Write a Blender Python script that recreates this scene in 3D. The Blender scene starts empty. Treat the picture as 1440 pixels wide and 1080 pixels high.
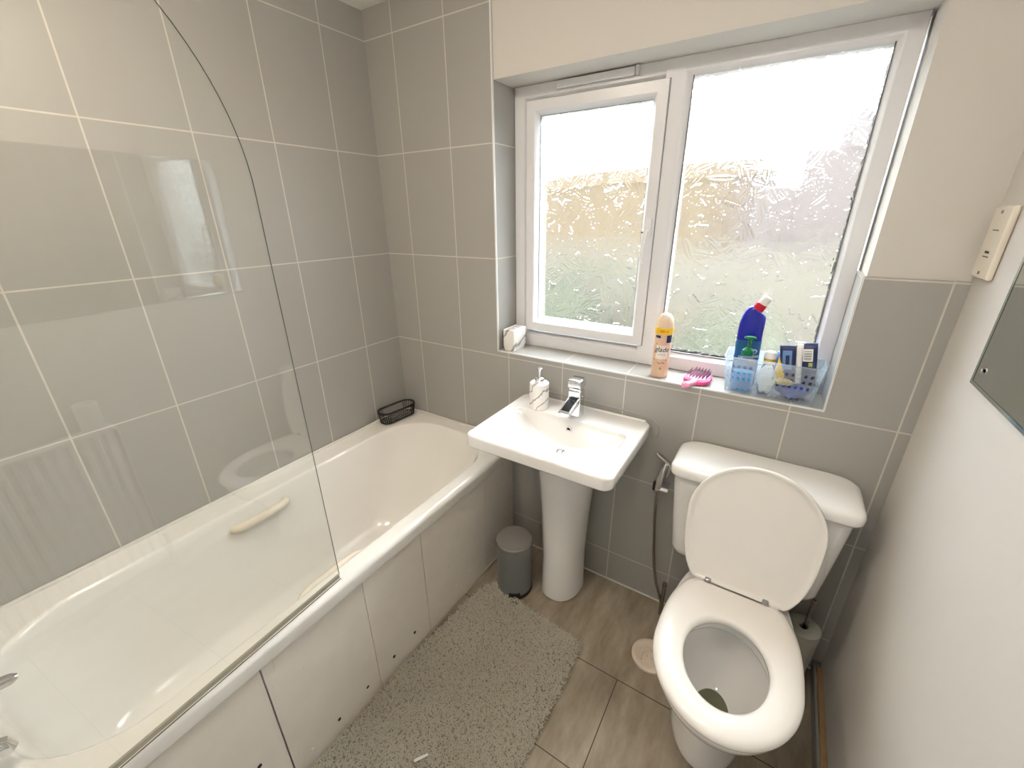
import bpy, math, random
import numpy as np
from mathutils import Vector, Matrix
random.seed(7)
S = bpy.context.scene
C = bpy.data.collections.new('bathroom'); S.collection.children.link(C)
PI = math.pi

# ------------------------------------------------------------------ camera
cam_d = bpy.data.cameras.new('camera'); cam = bpy.data.objects.new('camera', cam_d); C.objects.link(cam)
cam_d.sensor_width = 36; cam_d.lens = 587.155 / 1440 * 36; cam_d.clip_start = 0.02
cr = Vector((0.84420186, 0.53592591, -0.01032651)); cu = Vector((-0.19340904, 0.32251613, 0.92659392))
cf = Vector((-0.49991616, 0.78023507, -0.37592164))
cam.matrix_world = Matrix(((cr.x, cu.x, -cf.x, 1.5770), (cr.y, cu.y, -cf.y, -1.4096), (cr.z, cu.z, -cf.z, 1.5161), (0, 0, 0, 1)))
S.camera = cam

# ------------------------------------------------------------------ world, daylight, exposure
S.view_settings.view_transform = 'Standard'; S.view_settings.look = 'None'
S.view_settings.gamma = 1; S.view_settings.use_curve_mapping = False
S.view_settings.exposure = 1.4
W = bpy.data.worlds.new('overcast_sky'); S.world = W; W.use_nodes = True
nt = W.node_tree; nt.nodes.clear()
wo = nt.nodes.new('ShaderNodeOutputWorld'); bg = nt.nodes.new('ShaderNodeBackground')
tc = nt.nodes.new('ShaderNodeTexCoord'); sp = nt.nodes.new('ShaderNodeSeparateXYZ'); cr_ = nt.nodes.new('ShaderNodeValToRGB')
nt.links.new(tc.outputs['Generated'], sp.inputs[0]); nt.links.new(sp.outputs['Z'], cr_.inputs[0])
cr_.color_ramp.elements[0].position = 0.0; cr_.color_ramp.elements[0].color = (0.70, 0.78, 0.82, 1)
cr_.color_ramp.elements[1].position = 0.5; cr_.color_ramp.elements[1].color = (0.80, 0.91, 1.0, 1)
nt.links.new(cr_.outputs[0], bg.inputs[0]); nt.links.new(bg.outputs[0], wo.inputs[0])
bg.inputs[1].default_value = 2.9

def area(name, loc, target, sx, sy, power, col):
    d = bpy.data.lights.new(name, 'AREA'); d.shape = 'RECTANGLE'; d.size = sx; d.size_y = sy; d.energy = power; d.color = col
    o = bpy.data.objects.new(name, d); C.objects.link(o); o.location = loc
    o.rotation_euler = (Vector(target) - Vector(loc)).to_track_quat('-Z', 'Y').to_euler(); return o
area('sky_patch', (1.15, 1.35, 2.95), (1.15, -0.35, 0.6), 3.0, 1.7, 170, (0.92, 0.97, 1.0))

# ------------------------------------------------------------------ materials
def lin(c):
    return tuple(((x/255)/12.92 if x/255 <= 0.04045 else ((x/255+0.055)/1.055)**2.4) for x in c) + (1,)
class NT:
    def __init__(s, name):
        s.m = bpy.data.materials.new(name); s.m.use_nodes = True; s.t = s.m.node_tree; s.t.nodes.clear()
        s.out = s.t.nodes.new('ShaderNodeOutputMaterial')
    def n(s, typ, **kw):
        nd = s.t.nodes.new(typ)
        for k, v in kw.items():
            if k.startswith('i_'):
                key = k[2:]; key = int(key) if key.isdigit() else key.replace('_', ' ')
                nd.inputs[key].default_value = v
            else: setattr(nd, k, v)
        return nd
    def l(s, a, b): s.t.links.new(a, b)
    def math(s, op, a, b=None, c=None):
        nd = s.t.nodes.new('ShaderNodeMath'); nd.operation = op
        for i, v in enumerate((a, b, c)):
            if v is None: continue
            if isinstance(v, (int, float)): nd.inputs[i].default_value = v
            else: s.l(v, nd.inputs[i])
        return nd.outputs[0]
    def mix(s, f, a, b):
        nd = s.t.nodes.new('ShaderNodeMix'); nd.data_type = 'RGBA'
        for sock, v in ((nd.inputs[0], f), (nd.inputs[6], a), (nd.inputs[7], b)):
            if isinstance(v, (int, float, tuple)): sock.default_value = v
            else: s.l(v, sock)
        return nd.outputs[2]
    def noise(s, scale, detail=3, vec=None, rough=0.5):
        nd = s.n('ShaderNodeTexNoise'); nd.inputs['Scale'].default_value = scale; nd.inputs['Detail'].default_value = detail
        nd.inputs['Roughness'].default_value = rough
        s.l(vec if vec is not None else s.obj(), nd.inputs['Vector']); return nd.outputs[0]
    def obj(s):
        if not hasattr(s, '_o'): s._o = s.n('ShaderNodeTexCoord').outputs['Object']
        return s._o
    def wpos(s):
        if not hasattr(s, '_g'): s._g = s.n('ShaderNodeNewGeometry')
        return s._g.outputs['Position']
    def bsdf(s, col, rough=0.5, metal=0, spec=0.5, coat=0, trans=0, ior=1.45, bump=None, bs=0.2, bd=0.002, sss=0):
        b = s.n('ShaderNodeBsdfPrincipled')
        for k, v in (('Base Color', col), ('Roughness', rough)):
            if isinstance(v, (int, float, tuple)): b.inputs[k].default_value = v
            else: s.l(v, b.inputs[k])
        b.inputs['Metallic'].default_value = metal; b.inputs['Specular IOR Level'].default_value = spec
        b.inputs['Coat Weight'].default_value = coat; b.inputs['Coat Roughness'].default_value = 0.05
        b.inputs['Transmission Weight'].default_value = trans; b.inputs['IOR'].default_value = ior
        b.inputs['Subsurface Weight'].default_value = sss
        if bump is not None:
            bp = s.n('ShaderNodeBump'); bp.inputs['Strength'].default_value = bs; bp.inputs['Distance'].default_value = bd
            s.l(bump, bp.inputs['Height']); s.l(bp.outputs[0], b.inputs['Normal'])
        s.l(b.outputs[0], s.out.inputs[0]); return b
def simple(name, c, rough=0.5, metal=0, var=0.04, scale=8, bump=0.0, bscale=60, **kw):
    m = NT(name); a = lin(c); b = tuple(max(0, x*(1-var*2)) for x in a[:3]) + (1,)
    col = m.mix(m.noise(scale, 3), b, a)
    if bump: m.bsdf(col, rough, metal, bump=m.noise(bscale, 4), bs=bump, bd=0.001, **kw)
    else: m.bsdf(col, rough, metal, **kw)
    return m.m
def tile_mat(name, plane):
    m = NT(name); sp = m.n('ShaderNodeSeparateXYZ'); m.l(m.wpos(), sp.inputs[0]); X, Y, Z = sp.outputs
    def line(v, off, step, half):
        f = m.math('PINGPONG', m.math('SUBTRACT', v, off), step/2)      # distance to nearest joint
        return m.math('LESS_THAN', f, half)
    h = 0.0021
    if plane == 'xz': u, v, uo, vo = X, Z, 0.1541, 0.1551
    elif plane == 'yz': u, v, uo, vo = Y, Z, -0.2012, 0.1551
    elif plane == 'rv': u, v, uo, vo = Y, Z, 5.0, 0.1551                 # reveals: horizontal joints only
    else: u, v, uo, vo = X, Y, 0.1541, 5.0                               # sill: cross joints only
    lu = line(u, uo, 0.2525, h) if uo < 5 else None
    lv = line(v, vo, 0.4, h) if vo < 5 else None
    g = lu if lv is None else lv if lu is None else m.math('MAXIMUM', lu, lv)
    fine = m.noise(420, 2, m.wpos()); big = m.noise(2.2, 3, m.wpos())
    base = m.mix(big, lin((164, 163, 158)), lin((173, 171, 165)))
    base = m.mix(m.math('MULTIPLY', fine, 0.35), base, lin((154, 153, 148)))
    grout = m.mix(m.noise(30, 3, m.wpos()), lin((196, 192, 180)), lin((216, 213, 204)))
    col = m.mix(g, base, grout)
    rough = m.math('ADD', m.math('MULTIPLY', g, 0.4), 0.36)
    hgt = m.math('SUBTRACT', m.math('MULTIPLY', fine, 0.06), g)
    m.bsdf(col, rough, bump=hgt, bs=0.35, bd=0.0012); return m.m
T = {k: tile_mat('grey_wall_tile_'+k, k) for k in ('xz', 'yz', 'rv', 'xy')}
M = {}
M['paint'] = simple('white_emulsion', (212, 208, 201), 0.75, var=0.02, scale=3, bump=0.12, bscale=160)
M['ceil'] = simple('ceiling_paint', (238, 236, 230), 0.8, var=0.02)
M['upvc'] = simple('white_upvc', (226, 227, 229), 0.28, var=0.01)
M['ceramic'] = simple('white_ceramic', (238, 237, 234), 0.08, var=0.01, coat=0.4)
M['acrylic'] = simple('white_acrylic', (238, 236, 230), 0.12, var=0.015, coat=0.3)
M['seat'] = simple('white_plastic_seat', (242, 239, 233), 0.14, var=0.01)
M['chrome'] = simple('chrome', (225, 226, 228), 0.07, 1, var=0.02)
M['steel'] = simple('brushed_steel', (170, 165, 160), 0.25, 1, var=0.08)
M['white'] = simple('white_plastic', (235, 235, 233), 0.3, var=0.02)
M['cream'] = simple('cream_plastic', (232, 224, 208), 0.25, var=0.03)
M['sealant'] = simple('white_sealant', (228, 226, 218), 0.4, var=0.08, scale=40)
M['grime'] = simple('old_sealant_trace', (176, 174, 168), 0.4, var=0.08, scale=40)
M['black'] = simple('black_wire', (28, 24, 26), 0.4, var=0.1)
M['dark'] = simple('dark_gap', (40, 38, 36), 0.8, var=0.1)
M['bin'] = simple('grey_painted_metal', (118, 120, 119), 0.35, var=0.03)
M['binlid'] = simple('grey_bin_lid', (128, 126, 122), 0.25, var=0.03)
M['holder'] = simple('pale_grey_plastic', (176, 176, 166), 0.5, var=0.03)
M['wood'] = simple('bare_pine', (176, 142, 100), 0.6, var=0.15, scale=30)
M['mirror'] = simple('mirror_silvering', (205, 210, 208), 0.015, 1, var=0.0)
M['bevel'] = simple('mirror_edge', (215, 228, 226), 0.12, 1, var=0.02)
M['pink'] = simple('pink_plastic', (240, 92, 150), 0.3, var=0.04)
M['pinkpale'] = simple('pale_pink_plastic', (248, 168, 200), 0.3, var=0.04)
M['bristle'] = simple('dark_bristle', (110, 95, 112), 0.5, var=0.1)
M['peach'] = simple('peach_label', (226, 190, 160), 0.35, var=0.05, scale=25)
M['capw'] = simple('glossy_cream_cap', (232, 206, 176), 0.2, var=0.02)
M['yellow'] = simple('yellow_label', (246, 200, 30), 0.35, var=0.03)
M['red'] = simple('red_plastic', (205, 28, 55), 0.25, var=0.03)
M['orange'] = simple('orange_ink', (206, 96, 20), 0.5, var=0.03)
M['navy'] = simple('navy_print', (34, 44, 92), 0.35, var=0.1)
M['cobalt'] = simple('cobalt_plastic', (8, 22, 168), 0.15, var=0.05, coat=0.5)
M['teal'] = simple('teal_label', (10, 92, 150), 0.35, var=0.08, scale=20)
M['green'] = simple('green_plastic', (10, 120, 78), 0.2, var=0.04)
M['mag'] = simple('magenta_label', (150, 40, 96), 0.4, var=0.04)
M['gold'] = simple('gold_band', (196, 164, 70), 0.3, 0.5, var=0.05)
M['ink'] = simple('black_ink', (30, 30, 34), 0.6, var=0.02)
M['paper'] = simple('white_paper', (240, 240, 238), 0.7, var=0.03)
M['bluebag'] = simple('blue_film', (52, 84, 190), 0.25, var=0.25, scale=30)
M['lightblue'] = simple('light_blue_film', (120, 160, 215), 0.3, var=0.2, scale=30)
M['kraft'] = simple('tan_film', (225, 205, 150), 0.4, var=0.15, scale=30)
M['brownprint'] = simple('brown_print', (96, 60, 44), 0.5)
M['porc'] = simple('unglazed_cream', (228, 214, 196), 0.4, var=0.06, scale=20)
M['tilecut'] = simple('white_tile_trim', (228, 230, 228), 0.3, var=0.02)
M['hinge'] = simple('hinge_chrome', (180, 180, 182), 0.15, 1, var=0.05)
M['water'] = simple('bowl_water', (120, 122, 96), 0.03, var=0.05)
M['brick'] = simple('outside_buff_wall', (158, 138, 112), 0.9, var=0.3, scale=2.5)
M['render'] = simple('outside_pale_wall', (136, 124, 118), 0.9, var=0.12, scale=1.2)
M['hedge'] = simple('outside_foliage', (92, 95, 78), 0.9, var=0.3, scale=2.5)
M['lawn'] = simple('outside_lawn', (122, 118, 108), 0.95, var=0.42, scale=3.5)
M['fence'] = simple('outside_fence', (134, 126, 112), 0.9, var=0.15, scale=1.5)
M['roof'] = simple('outside_roof', (136, 130, 130), 0.9, var=0.12, scale=1.5)
def glassy(name, tint, transp, rough=0.0, gloss=0.04, haze=None, hazef=0.0, ior=1.45):
    m = NT(name); tr = m.n('ShaderNodeBsdfTransparent'); tr.inputs[0].default_value = tint
    gl = m.n('ShaderNodeBsdfGlossy'); gl.inputs['Roughness'].default_value = rough; gl.inputs[0].default_value = (1, 1, 1, 1)
    geo = m.n('ShaderNodeNewGeometry'); dt = m.n('ShaderNodeVectorMath'); dt.operation = 'DOT_PRODUCT'
    m.l(geo.outputs['Normal'], dt.inputs[0]); m.l(geo.outputs['Incoming'], dt.inputs[1])
    f0 = ((ior-1)/(ior+1))**2
    sch = m.math('ADD', m.math('MULTIPLY', m.math('POWER', m.math('SUBTRACT', 1.0, m.math('ABSOLUTE', dt.outputs['Value'])), 5.0), 1-f0), f0)
    mx = m.n('ShaderNodeMixShader'); m.l(sch, mx.inputs[0]); m.l(tr.outputs[0], mx.inputs[1]); m.l(gl.outputs[0], mx.inputs[2])
    last = mx.outputs[0]
    if haze:
        df = m.n('ShaderNodeBsdfDiffuse'); df.inputs[0].default_value = haze
        tl = m.n('ShaderNodeBsdfTranslucent'); tl.inputs[0].default_value = haze
        a = m.n('ShaderNodeMixShader'); a.inputs[0].default_value = 0.5; m.l(df.outputs[0], a.inputs[1]); m.l(tl.outputs[0], a.inputs[2])
        b = m.n('ShaderNodeMixShader'); b.inputs[0].default_value = hazef; m.l(last, b.inputs[1]); m.l(a.outputs[0], b.inputs[2]); last = b.outputs[0]
    m.l(last, m.out.inputs[0]); return m.m
M['screen'] = glassy('clear_screen_glass', (0.985, 0.995, 0.99, 1), 1, ior=1.75)
M['crate'] = glassy('clear_plastic', (0.93, 0.97, 0.99, 1), 1, haze=(0.85, 0.9, 0.95, 1), hazef=0.19)
M['clearbottle'] = glassy('clear_bottle_plastic', (0.93, 0.96, 0.99, 1), 1, haze=(0.85, 0.9, 0.95, 1), hazef=0.12)
M['soapliquid'] = glassy('blue_liquid', (0.2, 0.75, 0.95, 1), 1, haze=(0.02, 0.48, 0.85, 1), hazef=0.75)
M['edge'] = glassy('glass_edge_green', (0.2, 0.26, 0.22, 1), 1, haze=(0.14, 0.18, 0.15, 1), hazef=0.7)
def obscured():
    m = NT('leaf_obscured_glass'); g = m.n('ShaderNodeBsdfGlass'); g.inputs['Roughness'].default_value = 0.05; g.inputs['IOR'].default_value = 1.45
    tr = m.n('ShaderNodeBsdfTransparent'); mx = m.n('ShaderNodeMixShader'); mx.inputs[0].default_value = 0.2
    m.l(g.outputs[0], mx.inputs[1]); m.l(tr.outputs[0], mx.inputs[2]); m.l(mx.outputs[0], m.out.inputs[0]); return m.m
M['obscured'] = obscured()
def floor_mat():
    m = NT('brown_grey_floor_tile'); sp = m.n('ShaderNodeSeparateXYZ'); m.l(m.wpos(), sp.inputs[0]); X, Y, Z = sp.outputs
    fy = m.math('LESS_THAN', m.math('PINGPONG', m.math('ADD', Y, 0.403), 0.16), 0.0016)
    fy = m.math('MULTIPLY', fy, m.math('LESS_THAN', Y, -0.3))
    row = m.math('FLOOR', m.math('DIVIDE', m.math('ADD', Y, 0.403), 0.32))
    off = m.math('MULTIPLY', m.math('MODULO', m.math('ABSOLUTE', m.math('ADD', row, 1.0)), 2.0), 0.3)
    fx = m.math('LESS_THAN', m.math('PINGPONG', m.math('SUBTRACT', m.math('ADD', X, off), 1.357), 0.3), 0.0016)
    fx = m.math('MULTIPLY', fx, m.math('LESS_THAN', Y, -0.403))
    g = m.math('MAXIMUM', fx, fy)
    mp = m.n('ShaderNodeMapping'); mp.inputs['Scale'].default_value = (6, 1.6, 1); mp.inputs['Rotation'].default_value = (0, 0, 0.3); m.l(m.wpos(), mp.inputs[0])
    n1 = m.noise(2.2, 6, mp.outputs[0], 0.65); n2 = m.noise(60, 2, m.wpos())
    r = m.n('ShaderNodeValToRGB'); m.l(n1, r.inputs[0]); e = r.color_ramp.elements
    e[0].position = 0.3; e[0].color = lin((122, 108, 90)); e[1].position = 0.72; e[1].color = lin((182, 171, 152))
    c = m.mix(m.math('MULTIPLY', n2, 0.3), r.outputs[0], lin((146, 134, 115)))
    m.bsdf(m.mix(g, c, lin((74, 62, 52))), 0.42, bump=m.math('SUBTRACT', m.math('MULTIPLY', n1, 0.2), g), bs=0.3, bd=0.002); return m.m
M['floor'] = floor_mat()
def marble(name, scale=14, lo=0.4, rot=(0.2, 0.8, 0.4)):
    m = NT(name); mp = m.n('ShaderNodeMapping'); mp.inputs['Rotation'].default_value = rot; m.l(m.obj(), mp.inputs[0])
    w = m.n('ShaderNodeTexWave'); w.bands_direction = 'Z'; w.inputs['Scale'].default_value = scale; w.inputs['Distortion'].default_value = 5.5
    w.inputs['Detail'].default_value = 3; w.inputs['Detail Scale'].default_value = 1.6; m.l(mp.outputs[0], w.inputs[0])
    r = m.n('ShaderNodeValToRGB'); m.l(w.outputs[1], r.inputs[0]); e = r.color_ramp.elements
    e[0].position = 0.0; e[0].color = lin((150, 146, 142)); e[1].position = 0.08; e[1].color = lin((236, 233, 227))
    m.bsdf(r.outputs[0], 0.35); return m.m
M['marble'] = marble('white_veined_marble', 10); M['marblepale'] = marble('white_pale_marble', 5, 0.3, (0.2, 0.9, 0.1))
def panel_mat():
    m = NT('scuffed_white_panel'); n = m.noise(9, 5, m.wpos(), 0.6)
    mp = m.n('ShaderNodeMapping'); mp.inputs['Scale'].default_value = (1, 14, 1.3); m.l(m.wpos(), mp.inputs[0])
    v = m.noise(9, 3, mp.outputs[0]); s = m.math('GREATER_THAN', v, 0.73)
    m.bsdf(m.mix(m.math('MULTIPLY', s, 0.22), m.mix(n, lin((222, 215, 203)), lin((236, 231, 222))), lin((168, 160, 148))), 0.3, bump=v, bs=0.05); return m.m
M['panel'] = panel_mat()
def rug_mat():
    m = NT('grey_green_pile'); n = m.noise(7, 4, m.wpos(), 0.6); f = m.noise(130, 2, m.wpos())
    c = m.mix(n, lin((184, 177, 157)), lin((212, 206, 188)))
    m.bsdf(m.mix(m.math('MULTIPLY', f, 0.6), c, lin((228, 224, 210))), 0.9, spec=0.1); return m.m
M['rug'] = rug_mat(); M['rugback'] = simple('rug_backing', (158, 150, 128), 0.95, var=0.1)

# ------------------------------------------------------------------ mesh building
ORG = {}
class MB:
    def __init__(s): s.v = []; s.f = []; s.mi = []
    def add(s, v, f, mi=0):
        k = len(s.v); s.v += [tuple(p) for p in v]; s.f += [tuple(i+k for i in q) for q in f]; s.mi += [mi]*len(f); return s
    def box(s, x0, x1, y0, y1, z0, z1, mi=0):
        v = [(x, y, z) for x in (x0, x1) for y in (y0, y1) for z in (z0, z1)]
        return s.add(v, [(0, 1, 3, 2), (4, 6, 7, 5), (0, 4, 5, 1), (2, 3, 7, 6), (0, 2, 6, 4), (1, 5, 7, 3)], mi)
    def loft(s, rings, cap0=True, cap1=True, closed=True, loop=False, mi=0):
        n = len(rings[0]); v = [p for r in rings for p in r]; f = []; R = len(rings)
        for a in range(R if loop else R-1):
            b = (a+1) % R
            for i in range(n if closed else n-1):
                j = (i+1) % n; f.append((a*n+i, a*n+j, b*n+j, b*n+i))
        if cap0 and not loop: f.append(tuple(range(n-1, -1, -1)))
        if cap1 and not loop: f.append(tuple((R-1)*n+i for i in range(n)))
        return s.add(v, f, mi)
    def lathe(s, prof, c=(0, 0, 0), n=32, axis='z', mi=0, cap=True):
        rings = []
        for r, h in prof:
            ring = []
            for i in range(n):
                a = 2*PI*i/n; x, y = r*math.cos(a), r*math.sin(a)
                p = (x, y, h) if axis == 'z' else (h, x, y) if axis == 'x' else (y, h, x)
                ring.append((c[0]+p[0], c[1]+p[1], c[2]+p[2]))
            rings.append(ring)
        return s.loft(rings, cap, cap, mi=mi)
    def tube(s, pts, r, n=10, closed=False, mi=0, cap=True):
        P = [Vector(p) for p in pts]; N = len(P); rings = []; ref = None
        for i in range(N):
            if closed: t = P[(i+1) % N]-P[i-1]
            else: t = P[min(i+1, N-1)]-P[max(i-1, 0)]
            t.normalize()
            if ref is None: ref = t.orthogonal().normalized()
            ref = (ref-t*ref.dot(t)).normalized(); b = t.cross(ref); rr = r[i] if isinstance(r, (list, tuple)) else r
            rings.append([tuple(P[i]+(ref*math.cos(2*PI*k/n)+b*math.sin(2*PI*k/n))*rr) for k in range(n)])
        return s.loft(rings, cap, cap, loop=closed, mi=mi)
    def prism(s, poly, z0, z1, mi=0):
        return s.loft([[(x, y, z0) for x, y in poly], [(x, y, z1) for x, y in poly]], mi=mi)
    def xf(s, M4):
        s.v = [tuple(M4 @ Vector(p)) for p in s.v]; return s
def part(name, mb, mat, parent=None, smooth=False, bevel=0, label=None, seg=2, sub=0, angle=35):
    me = bpy.data.meshes.new(name); o = ORG.get(parent.name, (0, 0, 0)) if parent else (0, 0, 0)
    me.from_pydata([(a-o[0], b-o[1], c-o[2]) for a, b, c in mb.v], [], mb.f)
    for m_ in (mat if isinstance(mat, (list, tuple)) else [mat]): me.materials.append(m_)
    me.polygons.foreach_set('material_index', mb.mi)
    me.validate(); me.update()
    bm = __import__('bmesh').new(); bm.from_mesh(me); __import__('bmesh').ops.recalc_face_normals(bm, faces=bm.faces); bm.to_mesh(me); bm.free()
    if smooth:
        me.shade_smooth()
        if angle < 180: me.set_sharp_from_angle(angle=math.radians(angle))
    ob = bpy.data.objects.new(name, me); C.objects.link(ob)
    if parent: ob.parent = parent; ORG[ob.name] = o
    if bevel:
        b = ob.modifiers.new('bevel', 'BEVEL'); b.width = bevel; b.segments = seg; b.limit_method = 'ANGLE'; b.angle_limit = math.radians(40)
        if not smooth: me.shade_smooth(); me.set_sharp_from_angle(angle=math.radians(45))
    if sub:
        q = ob.modifiers.new('subdivision', 'SUBSURF'); q.levels = sub; q.render_levels = sub
    if smooth and angle >= 50 and angle < 180 or bevel:
        wnm = ob.modifiers.new('weighted_normals', 'WEIGHTED_NORMAL'); wnm.keep_sharp = True
    if label: ob['label'] = label
    return ob
def thing(name, loc, label, cat, group=None, rot=None, world=True):
    o = bpy.data.objects.new(name, None); C.objects.link(o); o.location = loc; o.empty_display_size = 0.05
    if rot: o.rotation_euler = rot
    ORG[o.name] = tuple(loc) if world else (0, 0, 0)
    if label: o['label'] = label
    if cat: o['category'] = cat
    if group: o['group'] = group
    return o
def tag(o, label, cat, group=None):
    o['label'] = label; o['category'] = cat
    if group: o['group'] = group
    return o
def struct(name, mb, mat, **kw):
    o = part(name, mb, mat, **kw); o['kind'] = 'structure'; return o
def rrect(x0, x1, y0, y1, r, z, ka=7, ks=8):
    pts = []; r = min(r, (x1-x0)/2-1e-4, (y1-y0)/2-1e-4)
    cs = [(x1-r, y1-r, 0), (x0+r, y1-r, 90), (x0+r, y0+r, 180), (x1-r, y0+r, 270)]
    for i, (cx, cy, a0) in enumerate(cs):
        for k in range(ka+1):
            a = math.radians(a0+90*k/ka); pts.append((cx+r*math.cos(a), cy+r*math.sin(a), z))
        nx, ny, na = cs[(i+1) % 4]; a = math.radians(na); e = (nx+r*math.cos(a), ny+r*math.sin(a)); s_ = pts[-1]
        for k in range(1, ks): t = k/ks; pts.append((s_[0]*(1-t)+e[0]*t, s_[1]*(1-t)+e[1]*t, z))
    return pts
def ell(cx, cy, a, b, z, n=64, e=2.0, ph=0):
    out = []
    for i in range(n):
        t = 2*PI*i/n+ph; c, s_ = math.cos(t), math.sin(t)
        out.append((cx+a*math.copysign(abs(c)**(2/e), c), cy+b*math.copysign(abs(s_)**(2/e), s_), z))
    return out
def blend(r0, r1, t): return [tuple(a*(1-t)+b*t for a, b in zip(p, q)) for p, q in zip(r0, r1)]
def text_mb(body, size, mi=0, bold=0.0, res=3):
    c = bpy.data.curves.new('lettering', 'FONT'); c.body = body; c.size = size; c.align_x = 'CENTER'; c.align_y = 'CENTER'; c.offset = bold
    c.resolution_u = res
    o = bpy.data.objects.new('lettering', c); C.objects.link(o); bpy.context.view_layer.update()
    me = bpy.data.meshes.new_from_object(o.evaluated_get(bpy.context.evaluated_depsgraph_get()))
    mb = MB(); mb.add([tuple(v.co) for v in me.vertices], [tuple(p.vertices) for p in me.polygons], mi)
    bpy.data.objects.remove(o); bpy.data.curves.remove(c); bpy.data.meshes.remove(me); return mb
def wrap(mb, r, phi, z0, shear=0.0):           # bend flat lettering round a vertical cylinder; phi = facing angle
    out = []
    for x, y, z in mb.v:
        a = phi+(x+shear*y)/r; out.append((r*math.cos(a), r*math.sin(a), z0+y))
    mb.v = out; return mb
def patch(r, phi0, phi1, z0, z1, n=12, mi=0):   # thin label skin on a cylinder
    mb = MB(); mb.loft([[(r*math.cos(phi0+(phi1-phi0)*i/n), r*math.sin(phi0+(phi1-phi0)*i/n), z) for i in range(n+1)] for z in (z0, z1)], False, False, closed=False, mi=mi); return mb

# ------------------------------------------------------------------ room shell
XR, CEIL, YF = 1.95, 2.252, -1.72
struct('floor', MB().box(-0.1, 2.05, YF-0.1, 0.3, -0.05, 0), M['floor'])
struct('ceiling', MB().box(-0.1, 2.05, YF-0.1, 0.3, CEIL, CEIL+0.1), M['ceil'])
lw = struct('wall_left', MB().box(-0.12, -0.008, YF-0.1, 0.3, 0, CEIL), M['paint'])
part('tiling', MB().box(-0.008, 0, YF, 0.0, 0, CEIL), T['yz'], lw, label='tall grey tiles with pale joints')
struct('wall_right', MB().box(XR, XR+0.12, YF-0.1, 0.3, 0, CEIL), M['paint'])
wb = MB(); RX0, RX1, RZ0, RZ1 = 0.607, 1.749, 0.978, 1.945
wb.box(0, RX0-0.008, 0.008, 0.3, 0, CEIL); wb.box(RX1+0.008, XR, 0.008, 0.3, 0, CEIL)
wb.box(RX0-0.008, RX1+0.008, 0.008, 0.3, 0, RZ0-0.008); wb.box(RX0-0.008, RX1+0.008, 0.008, 0.3, RZ1, CEIL)
bw = struct('wall_back', wb, M['paint'])
tl = MB()
tl.box(0, RX0, 0, 0.008, 0, CEIL, 0); tl.box(RX0, RX1, 0, 0.008, 0, RZ0, 0); tl.box(RX1, XR, 0, 0.008, 0, 1.359, 0)
tl.box(RX0-0.008, RX0, 0.008, 0.15, RZ0-0.008, RZ1, 1); tl.box(RX1, RX1+0.008, 0.008, 0.15, RZ0-0.008, 1.359, 1)
tl.box(RX0, RX1, 0.008, 0.16, RZ0-0.008, RZ0, 2)
part('tiling', tl, [T['xz'], T['rv'], T['xy']], bw, label='grey tiles round the window recess')
struct('wall_front', MB().box(-0.1, 2.05, YF-0.1, YF, 0, CEIL), M['paint'])
struct('trim_1', MB().box(RX0-0.004, RX0+0.001, -0.002, 0.006, RZ0, CEIL), M['tilecut'])
t2 = MB().box(RX0-0.003, RX1+0.003, -0.002, 0.004, RZ0-0.004, RZ0+0.001); t2.box(RX1-0.001, RX1+0.004, -0.002, 0.004, RZ0, 1.361)
struct('trim_2', t2, M['tilecut'])
br = struct('baseboard_right', MB().box(1.927, XR, YF, -0.001, 0, 0.05), simple('grey_skirting', (150, 150, 145), 0.5), bevel=0.003)
struct('trim_3', MB().box(1.934, XR, YF, -0.035, 0.05, 0.062), M['wood'], bevel=0.002)
struct('trim_4', MB().box(0.69, 1.93, -0.004, 0.0, 0, 0.006), M['sealant'])
d1 = thing('door_1', (1.2, YF, 0), None, None); d1['kind'] = 'structure'
dm = MB().box(0.86, 1.62, YF+0.001, YF+0.03, 0.004, 1.98)
part('door_leaf', dm, M['upvc'], d1, bevel=0.003)
part('door_frame', MB().box(0.79, 0.86, YF+0.001, YF+0.045, 0, 2.05).box(1.62, 1.69, YF+0.001, YF+0.045, 0, 2.05).box(0.86, 1.62, YF+0.001, YF+0.045, 1.98, 2.05), M['upvc'], d1, bevel=0.003)
part('door_handle', MB().tube([(0.93, YF+0.03, 1.0), (0.93, YF+0.07, 1.0), (1.04, YF+0.07, 1.0)], 0.009), M['chrome'], d1, smooth=True)

# ------------------------------------------------------------------ window
wn = thing('window_1', (1.18, 0.14, 0.985), None, None); wn['kind'] = 'structure'
FY = 0.14
def frame_ring(x0, x1, z0, z1, w, ya, yb, chamf=0.006, w4=None):
    # mitred picture-frame profile: outer face ya, tapering in to the glass line yb; w4 = left, right, bottom, top widths
    l, r, b, t = w4 or (w, w, w, w); mb = MB(); prof = [(0, yb+0.04), (0, ya), (0.72, ya), (0.82, ya+0.006), (1, yb), (1, yb+0.04)]
    rings = []
    for k, y in prof: rings.append([(x0+l*k, y, z0+b*k), (x1-r*k, y, z0+b*k), (x1-r*k, y, z1-t*k), (x0+l*k, y, z1-t*k)])
    mb.loft(rings, loop=True); return mb
part('frame', frame_ring(0.61, 1.749, 0.979, 1.945, 0, FY, 0.155, w4=(0.058, 0.052, 0.062, 0.052)), M['upvc'], wn, bevel=0.0015)
part('mullion', frame_ring(1.155, 1.749, 0.979, 1.945, 0, FY-0.001, 0.156, w4=(0.08, 0.052, 0.062, 0.045)), M['upvc'], wn, bevel=0.0015)
sash = part('opening_sash', frame_ring(0.668, 1.171, 1.052, 1.895, 0.046, 0.128, 0.150), M['upvc'], wn, bevel=0.0018)
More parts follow.
